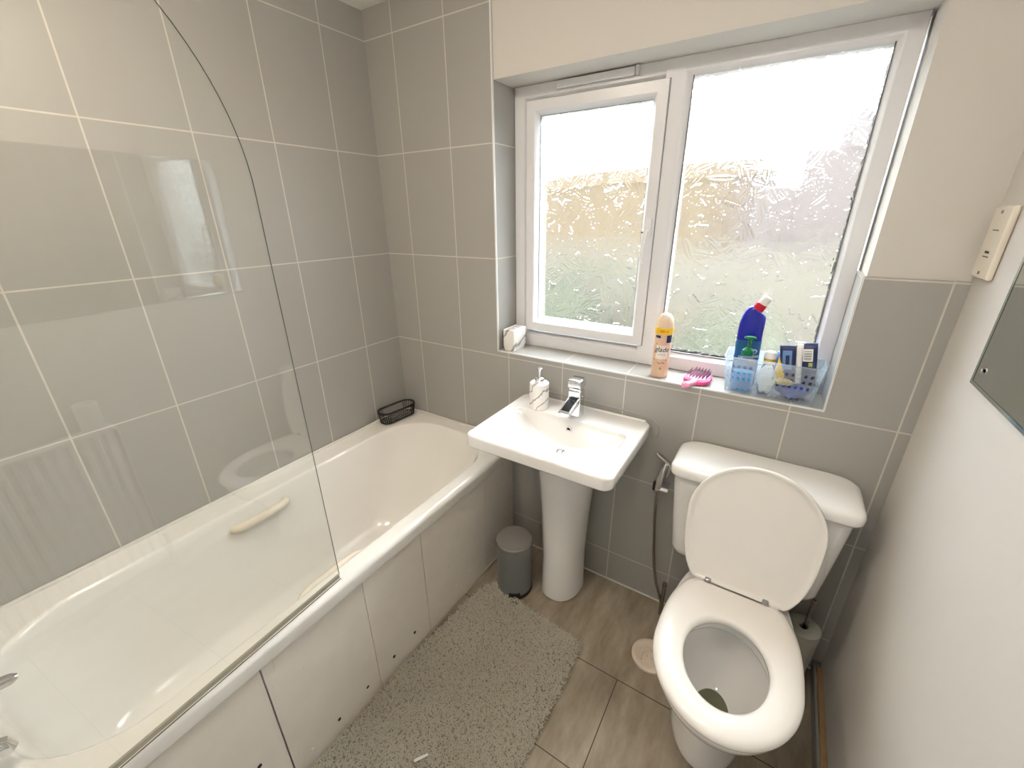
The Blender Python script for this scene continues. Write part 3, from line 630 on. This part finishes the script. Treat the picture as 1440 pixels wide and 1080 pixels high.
# lid in its own plane: u = x, v = distance up from the hinge, w = thickness towards the room
hy, hz = -0.250, 0.446; dirv = Vector((0, 0.052, 0.43)).normalized(); nrm = Vector((0, -dirv.z, dirv.y))
def lid_ring(inset, w):
    out = []
    for x, y, _ in egg(0.175-inset, 0.184-inset, 0.285-inset, SC, 0, SCL-inset*0.8):
        v = -(y-SCL)-0.001; p = Vector((x, hy, hz))+dirv*v+nrm*w; out.append(tuple(p))
    return out
part('lid', MB().loft([lid_ring(0.02, -0.006), lid_ring(0.006, -0.003), lid_ring(0.0, 0.003), lid_ring(0.0, 0.010), lid_ring(0.002, 0.0125), lid_ring(0.007, 0.0125), lid_ring(0.011, 0.009), lid_ring(0.022, 0.004), lid_ring(0.06, 0.0035)]), M['seat'], to, smooth=True, angle=70)
for x in (1.560, 1.716):
    h = part('hinge', MB().box(x-0.009, x+0.009, -0.268, -0.246, 0.441, 0.458), M['hinge'], to, bevel=0.004, seg=3)
    dx = -0.024 if x < 1.64 else 0.024
    part('hinge_block', MB().box(x+dx-0.014, x+dx+0.014, -0.262, -0.240, 0.44, 0.456), M['seat'], h, bevel=0.004, seg=3)
# bidet sprayer
bs_ = thing('bidet_sprayer', (1.35, -0.04, 0.1), 'chrome bidet spray hung in a wall bracket left of the cistern', 'bidet spray')
part('bracket', MB().tube([(1.328, -0.045, 0.577), (1.372, -0.045, 0.577)], 0.0125, 20).box(1.345, 1.37, -0.05, -0.001, 0.568, 0.586), M['chrome'], bs_, smooth=True)
part('bracket_clip', MB().box(1.318, 1.330, -0.055, -0.035, 0.568, 0.600), M['black'], bs_, bevel=0.002)
part('spray_handle', MB().tube([(1.337, -0.05, 0.583), (1.340, -0.052, 0.63), (1.350, -0.05, 0.675), (1.353, -0.05, 0.69)], [0.012, 0.0135, 0.009, 0.008], 16), M['chrome'], bs_, smooth=True)
part('spray_head', MB().tube([(1.317, -0.058, 0.730), (1.318, -0.058, 0.729), (1.345, -0.05, 0.705), (1.372, -0.045, 0.682)], [0.006, 0.0095, 0.0085, 0.008], 16), M['chrome'], bs_, smooth=True)
part('trigger', MB().tube([(1.368, -0.05, 0.685), (1.366, -0.052, 0.66), (1.362, -0.052, 0.64)], 0.004, 8), M['chrome'], bs_, smooth=True)
part('hose', MB().tube([(1.336, -0.045, 0.572), (1.335, -0.04, 0.50), (1.338, -0.035, 0.42), (1.345, -0.03, 0.34), (1.352, -0.03, 0.27), (1.362, -0.032, 0.20), (1.378, -0.035, 0.13), (1.398, -0.04, 0.08), (1.41, -0.045, 0.05)], 0.0055, 10), M['steel'], bs_, smooth=True)
part('supply_pipe', MB().tube([(1.413, -0.035, 0.14), (1.414, -0.04, 0.10), (1.415, -0.05, 0.03), (1.416, -0.06, 0.001)], [0.007, 0.0075, 0.0075, 0.0075], 12).lathe([(0.009, 0), (0.009, 0.012)], (1.413, -0.035, 0.13), 12), M['steel'], bs_, smooth=True)

# pedal bin
bx, by = 0.838, -0.252
pb = thing('pedal_bin', (bx, by, 0), 'small grey cylindrical pedal bin beside the basin pedestal', 'bin')
part('bin_body', MB().lathe([(0.070, 0.012), (0.0735, 0.014), (0.0735, 0.243)], (bx, by, 0), 48), M['bin'], pb, smooth=True)
part('base_ring', MB().lathe([(0.073, 0), (0.0765, 0.002), (0.0765, 0.016), (0.074, 0.018)], (bx, by, 0), 48), M['black'], pb, smooth=True)
part('lid', MB().lathe([(0.0765, 0.242), (0.077, 0.245), (0.077, 0.262), (0.073, 0.267), (0.068, 0.266), (0.064, 0.2665), (0.03, 0.270), (0.004, 0.271)], (bx, by, 0), 48), M['binlid'], pb, smooth=True)
pdm = MB().box(-0.02, 0.02, -0.108, -0.072, 0.006, 0.012).box(-0.024, 0.024, -0.078, -0.066, 0.004, 0.034)
pdm.xf(Matrix.Translation((bx, by, 0)) @ Matrix.Rotation(0.55, 4, 'Z')); pe = part('pedal', pdm, M['black'], pb, bevel=0.002)
pdm = MB().box(-0.018, 0.018, -0.104, -0.076, 0.0122, 0.015); pdm.xf(Matrix.Translation((bx, by, 0)) @ Matrix.Rotation(0.55, 4, 'Z'))
part('pedal_tread', pdm, M['steel'], pe, bevel=0.001)
# toilet brush
tx, ty = 1.846, -0.118
tb = thing('toilet_brush', (tx, ty, 0), 'pale grey toilet brush holder in the corner behind the toilet', 'toilet brush')
part('holder', MB().lathe([(0.036, 0), (0.038, 0.003), (0.041, 0.10), (0.048, 0.278), (0.048, 0.288), (0.040, 0.292), (0.014, 0.290), (0.012, 0.28)], (tx, ty, 0), 40, cap=False), M['holder'], tb, smooth=True)
part('handle', MB().tube([(tx+0.002, ty, 0.05), (tx+0.006, ty+0.004, 0.398), (tx+0.006, ty+0.004, 0.40)], [0.0065, 0.0065, 0.004], 14), M['steel'], tb, smooth=True)
part('brush_head', MB().lathe([(0.01, 0.02), (0.03, 0.03), (0.03, 0.09), (0.01, 0.1)], (tx+0.002, ty, 0), 20), M['white'], tb, smooth=True)
# round cover plate on the floor
dc = thing('ceramic_disc', (1.432, -0.262, 0), 'small round cream embossed disc on the floor left of the toilet', 'disc')
part('disc', MB().lathe([(0.062, 0), (0.066, 0.003), (0.066, 0.012), (0.061, 0.015), (0.052, 0.0145), (0.048, 0.0125), (0.02, 0.0125), (0.006, 0.011)], (1.432, -0.262, 0), 40), M['porc'], dc, smooth=True)
em = MB()
for k in range(5):
    a = k*1.256; pts = [(1.432+(0.012+0.03*t)*math.cos(a+t*1.6), -0.262+(0.012+0.03*t)*math.sin(a+t*1.6), 0.0138) for t in [i/6 for i in range(7)]]
    em.tube(pts, 0.0030, 6)
part('embossing', em, M['porc'], dc, smooth=True)

# ------------------------------------------------------------------ rug
rg = thing('bath_mat', (0.95, -0.75, 0), 'shaggy grey-green bath mat on the floor beside the bath', 'rug')
out = [(0.760, -0.292), (0.90, -0.318), (1.05, -0.338), (1.185, -0.348), (1.203, -0.362), (1.206, -0.55), (1.205, -0.80), (1.203, -1.0), (1.20, -1.22), (1.18, -1.24), (0.95, -1.245), (0.72, -1.24), (0.692, -1.22), (0.688, -1.10), (0.692, -0.95), (0.690, -0.75), (0.700, -0.60), (0.715, -0.45), (0.735, -0.33)]
part('backing', MB().prism(out, 0.0005, 0.009), M['rugback'], rg)
from_poly = np.array(out)
def inside(px, py):
    r = np.zeros(px.shape, bool); n = len(out)
    for i in range(n):
        x0, y0 = out[i]; x1, y1 = out[(i+1) % n]
        c = ((y0 > py) != (y1 > py)) & (px < (x1-x0)*(py-y0)/(y1-y0+1e-12)+x0); r ^= c
    return r
rng = np.random.RandomState(11); stp = 0.0041
gx, gy = np.meshgrid(np.arange(0.68, 1.215, stp), np.arange(-1.25, -0.285, stp)); px = gx.ravel()+rng.uniform(-1, 1, gx.size)*stp*0.5; py = gy.ravel()+rng.uniform(-1, 1, gx.size)*stp*0.5
k = inside(px, py); px, py = px[k], py[k]; n = len(px)
ang = rng.rand(n)*2*PI; ln = rng.uniform(0.008, 0.016, n); hh = rng.uniform(0.008, 0.014, n)
dens = 0.5+0.5*np.sin(px*31+np.sin(py*23)*2)*np.sin(py*27+np.sin(px*19)*2); hh = hh*(0.8+0.35*dens)
dx, dy = np.cos(ang), np.sin(ang); curl = rng.uniform(-1, 1, n)
cpts = []
for t, hz_, rr in ((0, 0.0, 0.0011), (0.35, 0.75, 0.0014), (0.75, 1.0, 0.0014), (1.0, 0.70, 0.0008)):
    ox = dx*ln*t-dy*ln*curl*t*t*0.6; oy = dy*ln*t+dx*ln*curl*t*t*0.6
    cpts.append((px+ox, py+oy, 0.008+hh*hz_, rr))
V = np.zeros((n, 12, 3))
for j, (x, y, z, rr) in enumerate(cpts):
    for q in range(3):
        a = 2*PI*q/3; V[:, j*3+q, 0] = x-dy*rr*math.cos(a); V[:, j*3+q, 1] = y+dx*rr*math.cos(a); V[:, j*3+q, 2] = z+rr*math.sin(a)
V[:, :, 0] = np.maximum(V[:, :, 0], 0.6835)
fq = []
for j in range(3):
    for q in range(3): fq.append((j*3+q, j*3+(q+1) % 3, (j+1)*3+(q+1) % 3, (j+1)*3+q))
F = (np.array(fq)[None]+(np.arange(n)*12)[:, None, None]).reshape(-1, 4)
me = bpy.data.meshes.new('pile'); vv = V.reshape(-1, 3)-np.array(ORG[rg.name])
me.vertices.add(len(vv)); me.vertices.foreach_set('co', vv.ravel()); me.loops.add(F.size); me.loops.foreach_set('vertex_index', F.ravel().astype(np.int32))
me.polygons.add(len(F)); me.polygons.foreach_set('loop_start', np.arange(0, F.size, 4, dtype=np.int32)); me.update(calc_edges=True); me.validate()
me.materials.append(M['rug']); me.shade_smooth(); po = bpy.data.objects.new('pile', me); C.objects.link(po); po.parent = rg; po['kind'] = 'stuff'
tag(part('paper_scrap', MB().loft([[(0.930, -0.960, 0.026), (0.936, -0.965, 0.026), (0.960, -0.931, 0.028), (0.954, -0.927, 0.028)], [(0.930, -0.960, 0.0275), (0.936, -0.965, 0.0275), (0.960, -0.931, 0.0295), (0.954, -0.927, 0.0295)]]), M['paper']), 'tiny white scrap of paper lying on the bath mat', 'scrap')

# ------------------------------------------------------------------ things on the sill
SZ = RZ0+0.0003
tbh = thing('toothbrush_holder', (0.652, 0.075, SZ), 'white marbled rectangular toothbrush holder at the left end of the sill', 'toothbrush holder')
hx0, hx1, hy0, hy1, hz0, hz1 = 0.624, 0.678, 0.012, 0.112, SZ, SZ+0.092
part('block', MB().loft([rrect(hx0+0.004, hx1-0.004, hy0+0.006, hy1-0.006, 0.004, hz0, 3, 2), rrect(hx0, hx1, hy0, hy1, 0.005, hz0+0.02, 3, 2), rrect(hx0, hx1, hy0, hy1, 0.005, hz1-0.002, 3, 2), rrect(hx0+0.002, hx1-0.002, hy0+0.002, hy1-0.002, 0.005, hz1, 3, 2)]), M['marblepale'], tbh, smooth=True)
for a, b in ((0.026, 0.055), (0.066, 0.098)):
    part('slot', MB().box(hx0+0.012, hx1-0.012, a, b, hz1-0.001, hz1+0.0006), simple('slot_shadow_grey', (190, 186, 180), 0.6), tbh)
# aerosol (faces the camera)
ax, ay = 1.267, 0.046; phi = math.atan2(-1.41-ay, 1.577-ax)+0.05
ae = thing('air_freshener_can', (ax, ay, SZ), 'peach air freshener aerosol with yellow band on the sill', 'aerosol can', world=False)
part('can', MB().lathe([(0.026, 0), (0.0285, 0.003), (0.0285, 0.150), (0.0285, 0.155)], n=40), M['peach'], ae, smooth=True)
part('cap', MB().lathe([(0.0295, 0.155), (0.0295, 0.180), (0.028, 0.195), (0.024, 0.210), (0.0165, 0.221), (0.008, 0.225), (0.002, 0.2255)], n=40), M['capw'], ae, smooth=True)
part('cap_band', MB().lathe([(0.0298, 0.157), (0.0301, 0.158), (0.0301, 0.177), (0.0298, 0.178)], n=40), M['yellow'], ae, smooth=True)
nz = MB().lathe([(0.007, 0), (0.0095, 0.002), (0.009, 0.010), (0.004, 0.012)], n=20); nz.xf(Matrix.Translation((0.011*math.cos(phi), 0.011*math.sin(phi), 0.2135)) @ Matrix.Rotation(0.9, 4, Vector((-math.sin(phi), math.cos(phi), 0))))
part('spray_button', nz, M['white'], ae, smooth=True)
part('label_panel', patch(0.0288, phi-0.75, phi+0.75, 0.070, 0.118), simple('label_cream', (240, 232, 222), 0.4), ae, smooth=True)
part('dark_flash', patch(0.02885, phi+0.35, phi+1.15, 0.128, 0.154), M['navy'], ae, smooth=True)
part('dark_flash', patch(0.02885, phi-1.0, phi-0.35, 0.143, 0.152), M['navy'], ae, smooth=True)
for txt, sz, z, mt, bd in (('glade', 0.024, 0.103, 'ink', 0.0002), ('air freshener', 0.0052, 0.086, 'ink', 0), ('Q', 0.009, 0.036, 'ink', 0.0003), ('3 0 0 ml', 0.010, 0.1675, 'orange', 0.0003)):
    txt = txt.replace('3 0 0', '300')
    part('lettering', wrap(text_mb(txt, sz, bold=bd), 0.0291 if mt == 'ink' else 0.0304, phi, z, 0.25 if txt == 'glade' else 0), M[mt], ae)
for k, (dp, z) in enumerate(((-0.35, 0.056), (-0.2, 0.053), (0.0, 0.055), (0.2, 0.057), (0.38, 0.055), (-0.75, 0.122), (-0.9, 0.065), (0.6, 0.066))):
    a = phi+dp; r = 0.0289; q = 0.0026
    fl = MB().add([(r*math.cos(a+q/r), r*math.sin(a+q/r), z), (r*math.cos(a), r*math.sin(a), z+q*0.8), (r*math.cos(a-q/r), r*math.sin(a-q/r), z), (r*math.cos(a), r*math.sin(a), z-q*0.8)], [(0, 1, 2, 3)])
    part('flower_print', fl, M['brownprint'], ae)
# hair brush
hbx = thing('hair_brush', (1.395, 0.055, SZ), 'pink paddle hair brush lying bristles up on the sill', 'hair brush', rot=(0, 0, -0.12), world=False)
hd = [( math.cos(t)*0.044*(1 if abs(math.sin(t)) < 0.99 else 1), math.sin(t)*0.058) for t in [2*PI*i/40 for i in range(40)]]
hd = [(math.copysign(abs(x/0.044)**0.75, x)*0.044*(1.0 if y < 0 else 0.9), math.copysign(abs(y/0.058)**0.8, y)*0.058) for x, y in hd]
part('head', MB().prism([(x, y+0.01) for x, y in hd], 0.002, 0.016), M['pink'], hbx, bevel=0.003)
part('cushion', MB().prism([(x*0.84, y*0.84+0.012) for x, y in hd], 0.016, 0.019), M['pinkpale'], hbx, bevel=0.002)
part('handle', MB().tube([(0, -0.040, 0.010), (-0.002, -0.058, 0.011), (-0.006, -0.075, 0.013), (-0.012, -0.098, 0.014), (-0.014, -0.106, 0.014)], [0.013, 0.009, 0.0105, 0.0125, 0.006], 14), M['pinkpale'], hbx, smooth=True)
bb = MB()
for r_ in range(9):
    for c_ in range(7):
        x = -0.030+c_*0.010; y = -0.028+r_*0.0098+0.002
        if (x/0.036)**2+((y-0.012)/0.048)**2 < 1.05: bb.tube([(x, y, 0.018), (x*1.03, y+0.001, 0.035)], [0.0012, 0.0009], 5)
bo = part('bristles', bb, M['bristle'], hbx); bo['kind'] = 'stuff'

# crate
cx0, cx1, cy0, cy1, cz0, cz1 = 1.470, 1.732, 0.012, 0.126, SZ, 1.094
cr8 = thing('storage_basket', (1.6, 0.07, SZ), 'clear plastic perforated basket at the right end of the sill', 'basket')
inx = 0.014; iny = 0.006
def wallp(P, nu, nv, holes, mb, rad=0.27):
    # P(u, v) -> point; each cell gets an octagonal hole when holes(i, j)
    for i in range(nu):
        for j in range(nv):
            def q(a, b): return P((i+a)/nu, (j+b)/nv)
            if not holes(i, j): mb.add([q(0, 0), q(1, 0), q(1, 1), q(0, 1)], [(0, 1, 2, 3)]); continue
            o8 = [(1, .5), (1, 1), (.5, 1), (0, 1), (0, .5), (0, 0), (.5, 0), (1, 0)]
            i8 = [(.5+rad*math.cos(k*PI/4), .5+rad*1.1*math.sin(k*PI/4)) for k in range(8)]
            mb.add([q(*p) for p in o8]+[q(*p) for p in i8], [(k, (k+1) % 8, 8+(k+1) % 8, 8+k) for k in range(8)])
cw = MB(); lerp = lambda a, b, t: a+(b-a)*t
hol = lambda i, j: j in (0, 2, 3, 4) and not (j > 0 and 5 <= i <= 7)
def front(u, v, side):
    x = lerp(lerp(cx0+inx, cx0, v), lerp(cx1-inx, cx1, v), u); y = lerp(cy0+iny, cy0, v) if side == 0 else lerp(cy1-iny, cy1, v); return (x, y, lerp(cz0+0.001, cz1, v))
def sidep(u, v, side):
    y = lerp(lerp(cy0+iny, cy0, v), lerp(cy1-iny, cy1, v), u); x = lerp(cx0+inx, cx0, v) if side == 0 else lerp(cx1-inx, cx1, v); return (x, y, lerp(cz0+0.001, cz1, v))
wallp(lambda u, v: front(u, v, 0), 16, 6, hol, cw); wallp(lambda u, v: front(u, v, 1), 16, 6, hol, cw)
wallp(lambda u, v: sidep(u, v, 0), 7, 6, lambda i, j: j in (2, 3, 4), cw); wallp(lambda u, v: sidep(u, v, 1), 7, 6, lambda i, j: j in (2, 3, 4), cw)
cw.add([(cx0+inx, cy0+iny, cz0+0.001), (cx1-inx, cy0+iny, cz0+0.001), (cx1-inx, cy1-iny, cz0+0.001), (cx0+inx, cy1-iny, cz0+0.001)], [(0, 1, 2, 3)])
so = part('basket_body', cw, M['crate'], cr8); md = so.modifiers.new('thickness', 'SOLIDIFY'); md.thickness = 0.0016
part('basket_rim', MB().tube([(x, y, cz1) for x, y, _ in rrect(cx0-0.002, cx1+0.002, cy0-0.002, cy1+0.002, 0.012, 0, 5, 2)], 0.0026, 8, closed=True), M['crate'], cr8, smooth=True)

# toilet cleaner bottle, leaning a little
bl = thing('toilet_cleaner_bottle', (1.527, 0.094, SZ+0.004), 'tall cobalt blue cleaner bottle with red and white cap in the basket', 'bottle', rot=(0.0, -0.035, 0.0), world=False)
def bsec(w, d, x, z): return [(x+p[0], p[1], z) for p in ell(0, 0, w, d, 0, 36, 2.8)]
prof_b = [(0.028, 0.016, 0, 0), (0.033, 0.020, 0, 0.006), (0.033, 0.020, 0, 0.10), (0.033, 0.020, 0, 0.175)]
part('bottle_base', MB().loft([bsec(0.032, 0.018, 0, 0), bsec(0.036, 0.021, 0, 0.006), bsec(0.036, 0.021, 0, 0.17), bsec(0.036, 0.021, 0, 0.174)]), M['cobalt'], bl, smooth=True)
rr = []
for xl, zl, xr, zr, d in ((-0.036, 0.174, 0.036, 0.174, 0.021), (-0.0355, 0.19, 0.0365, 0.187, 0.021), (-0.034, 0.208, 0.037, 0.202, 0.0205), (-0.030, 0.228, 0.0375, 0.216, 0.02), (-0.024, 0.244, 0.037, 0.226, 0.019), (-0.016, 0.256, 0.034, 0.233, 0.018), (-0.008, 0.262, 0.028, 0.239, 0.0165), (-0.003, 0.264, 0.022, 0.2445, 0.0145)):
    cx_, wx = (xl+xr)/2, (xr-xl)/2
    rr.append([(cx_+p[0]*wx, p[1]*d, lerp_(zl, zr, (p[0]+1)/2)) for p in ell(0, 0, 1, 1, 0, 36, 2.6)])
part('shoulder', MB().loft(rr), M['cobalt'], bl, smooth=True, angle=70)
Rm = Matrix.Translation((0.011, 0, 0.254)) @ Matrix.Rotation(0.55, 4, 'Y')
part('cap_collar', MB().lathe([(0.0165, -0.004), (0.017, 0.0), (0.017, 0.016), (0.015, 0.018)], n=30).xf(Rm), M['red'], bl, smooth=True)
part('cap', MB().lathe([(0.0145, 0.018), (0.0135, 0.040), (0.0125, 0.043), (0.004, 0.044)], n=30).xf(Rm), M['white'], bl, smooth=True)
part('label_band', MB().loft([bsec(0.0365, 0.0215, 0, 0.03), bsec(0.0365, 0.0215, 0, 0.155)], False, False), M['teal'], bl, smooth=True)
def flat_on(mb, x, y, z, rz=0.0, tilt=0.0):
    return mb.xf(Matrix.Translation((x, y, z)) @ Matrix.Rotation(rz, 4, 'Z') @ Matrix.Rotation(PI/2, 4, 'X') @ Matrix.Rotation(tilt, 4, 'Z'))
sw = MB(); sw.add([(math.cos(a)*0.022, math.sin(a)*0.010, 0) for a in [2*PI*i/28 for i in range(28)]], [tuple(range(28))])
part('logo_oval', flat_on(sw, 0.008, -0.0222, 0.118, 0.05, 0.3), simple('pale_blue_print', (190, 210, 235), 0.4), bl)
sw = MB(); sw.add([(math.cos(a)*0.018, math.sin(a)*0.007, 0) for a in [2*PI*i/28 for i in range(28)]], [tuple(range(28))])
part('logo_swirl', flat_on(sw, 0.009, -0.0224, 0.1165, 0.05, 0.3), M['teal'], bl)
part('lettering', flat_on(text_mb('Domestos', 0.0135, bold=0.0002), 0.006, -0.0226, 0.103, 0.05, 0.18), M['paper'], bl)
part('magenta_flash', flat_on(MB().add([(-0.012, -0.008, 0), (0.014, -0.008, 0), (0.018, 0.008, 0), (-0.006, 0.008, 0)], [(0, 1, 2, 3)]), 0.010, -0.0223, 0.085, 0.05), M['mag'], bl)
# hand soap pump bottle
ps = thing('hand_soap_bottle', (1.527, 0.043, SZ+0.003), 'clear hand soap bottle of blue liquid with green pump in the basket', 'bottle', world=False)
part('bottle', MB().loft([ell(0, 0, 0.030, 0.019, z, 36, 2.4) if r is None else ell(0, 0, r, r*0.64, z, 36, 2.2) for r, z in ((0.027, 0), (0.031, 0.004), (0.032, 0.07), (0.030, 0.092), (0.022, 0.106), (0.013, 0.113), (0.0125, 0.12))]), M['clearbottle'], ps, smooth=True)
part('liquid', MB().loft([ell(0, 0, r, r*0.62, z, 36, 2.3) for r, z in ((0.026, 0.002), (0.0295, 0.006), (0.030, 0.062), (0.0297, 0.064))]), M['soapliquid'], ps, smooth=True)
part('collar', MB().lathe([(0.0145, 0.118), (0.0165, 0.120), (0.0165, 0.134), (0.009, 0.141), (0.008, 0.143)], n=24), M['green'], ps, smooth=True)
part('pump_head', MB().lathe([(0.0055, 0.143), (0.005, 0.165), (0.006, 0.167)], n=16).loft([[(x*s, y*s*0.7, z) for x, y, _ in ell(0, 0, 0.018, 0.012, 0, 24)] for s, z in ((0.4, 0.166), (1, 0.171), (0.85, 0.177), (0.3, 0.180))]), M['green'], ps, smooth=True)
# small bottle
sm = thing('small_bottle', (1.590, 0.076, SZ+0.003), 'small bottle with white cap and gold band beside the blue cleaner', 'bottle', world=False)
part('bottle', MB().lathe([(0.016, 0), (0.018, 0.003), (0.018, 0.075), (0.013, 0.09)], n=28), M['black'], sm, smooth=True)
part('gold_band', MB().lathe([(0.016, 0.09), (0.0165, 0.092), (0.0165, 0.108), (0.016, 0.109)], n=28), M['gold'], sm, smooth=True)
part('cap', MB().lathe([(0.0175, 0.109), (0.0175, 0.120), (0.012, 0.130), (0.004, 0.133)], n=28), M['white'], sm, smooth=True)
# packs
def pack(loc, w, h, d, rot, mat, label, fill=0.6, name='wipes_packet', cat='packet', seed=0):
    t = thing(name, loc, label, cat, rot=rot, world=False); rg_ = random.Random(seed); rings = []
    for k in range(13):
        v = k/12; f = (math.sin(PI*v)**fill) if 0 < k < 12 else 0.0; ring = []
        for x, y, _ in ell(0, 0, w/2, 1, 0, 28, 3.0):
            ring.append((x*(1+rg_.uniform(-0.012, 0.012)), y*(0.0015+d/2*f)+rg_.uniform(-1, 1)*0.0006, h*v))
        rings.append(ring)
    part('wrapper', MB().loft(rings), mat, t, smooth=True, angle=70); return t
p1 = pack((1.648, 0.052, SZ+0.050), 0.042, 0.118, 0.022, (0.05, -0.16, -0.15), M['navy'], 'dark navy packet with light blue print leaning in the basket', 0.35, seed=2)
part('printed_panel', MB().box(-0.012, 0.012, -0.0127, -0.0122, 0.045, 0.105), M['lightblue'], p1)
part('printed_panel', MB().box(-0.004, 0.006, -0.0132, -0.0128, 0.060, 0.090), M['navy'], p1)
p2 = pack((1.675, 0.052, SZ+0.050), 0.016, 0.126, 0.020, (0.05, -0.13, -0.1), M['paper'], 'narrow white packet between the two navy ones in the basket', 0.35, seed=3)
p3 = pack((1.702, 0.058, SZ+0.045), 0.040, 0.136, 0.026, (0.05, -0.16, -0.1), M['navy'], 'navy packet with a barcode at the right end of the basket', 0.35, seed=4)
bcp = part('barcode_panel', MB().box(-0.014, 0.010, -0.0148, -0.0142, 0.084, 0.122), M['paper'], p3)
bcl = MB()
for z_ in (0.089, 0.0915, 0.095, 0.099, 0.1015, 0.106, 0.1085, 0.114): bcl.box(-0.011, 0.007, -0.0151, -0.0149, z_, z_+0.0012)
part('barcode_lines', bcl, M['ink'], bcp)
part('green_square', MB().box(0.0, 0.010, -0.0148, -0.0142, 0.068, 0.080), simple('lime_print', (170, 180, 80), 0.4), p3)
pack((1.622, 0.050, SZ+0.040), 0.034, 0.090, 0.016, (0.0, 0.1, 0.0), M['yellow'], 'yellow packet edge showing above the basket front', 0.5, 'yellow_packet', seed=5)
pack((1.628, 0.096, SZ+0.050), 0.045, 0.082, 0.018, (0.0, 0.0, 0.0), M['lightblue'], 'light blue packet behind the navy packets in the basket', 0.5, 'blue_packet', seed=6)
def bag(loc, a, b, c, mat, label, name, cat, seed):
    rg_ = np.random.RandomState(seed); ph = rg_.rand(6)*6; t = MB(); rings = []
    for i in range(1, 14):
        u = PI*i/14; ring = []
        for j in range(28):
            v = 2*PI*j/28; w = 1+0.10*math.sin(3*v+ph[0]+2*u)+0.07*math.sin(5*v+ph[1]-3*u)+0.05*math.sin(7*u+ph[2]+2*v)
            ring.append((loc[0]+a*w*math.sin(u)*math.cos(v), loc[1]+b*w*math.sin(u)*math.sin(v), max(loc[2]+c*w*math.cos(u), SZ+0.003)))
        rings.append(ring)
    t.loft(rings); return tag(part(name, t, mat, smooth=True, angle=70), label, cat)
bag((1.668, 0.062, 1.004), 0.044, 0.040, 0.026, M['bluebag'], 'crumpled blue bag at the bottom right of the basket', 'plastic_bag', 'bag', 1)
bag((1.640, 0.040, 1.032), 0.026, 0.018, 0.010, M['kraft'], 'crumpled tan wrapper on top of the blue bag in the basket', 'wrapper', 'wrapper', 2)
bag((1.592, 0.032, 1.035), 0.024, 0.014, 0.042, M['paper'], 'white cotton pouch in the middle of the basket front', 'cotton_pouch', 'pouch', 3)
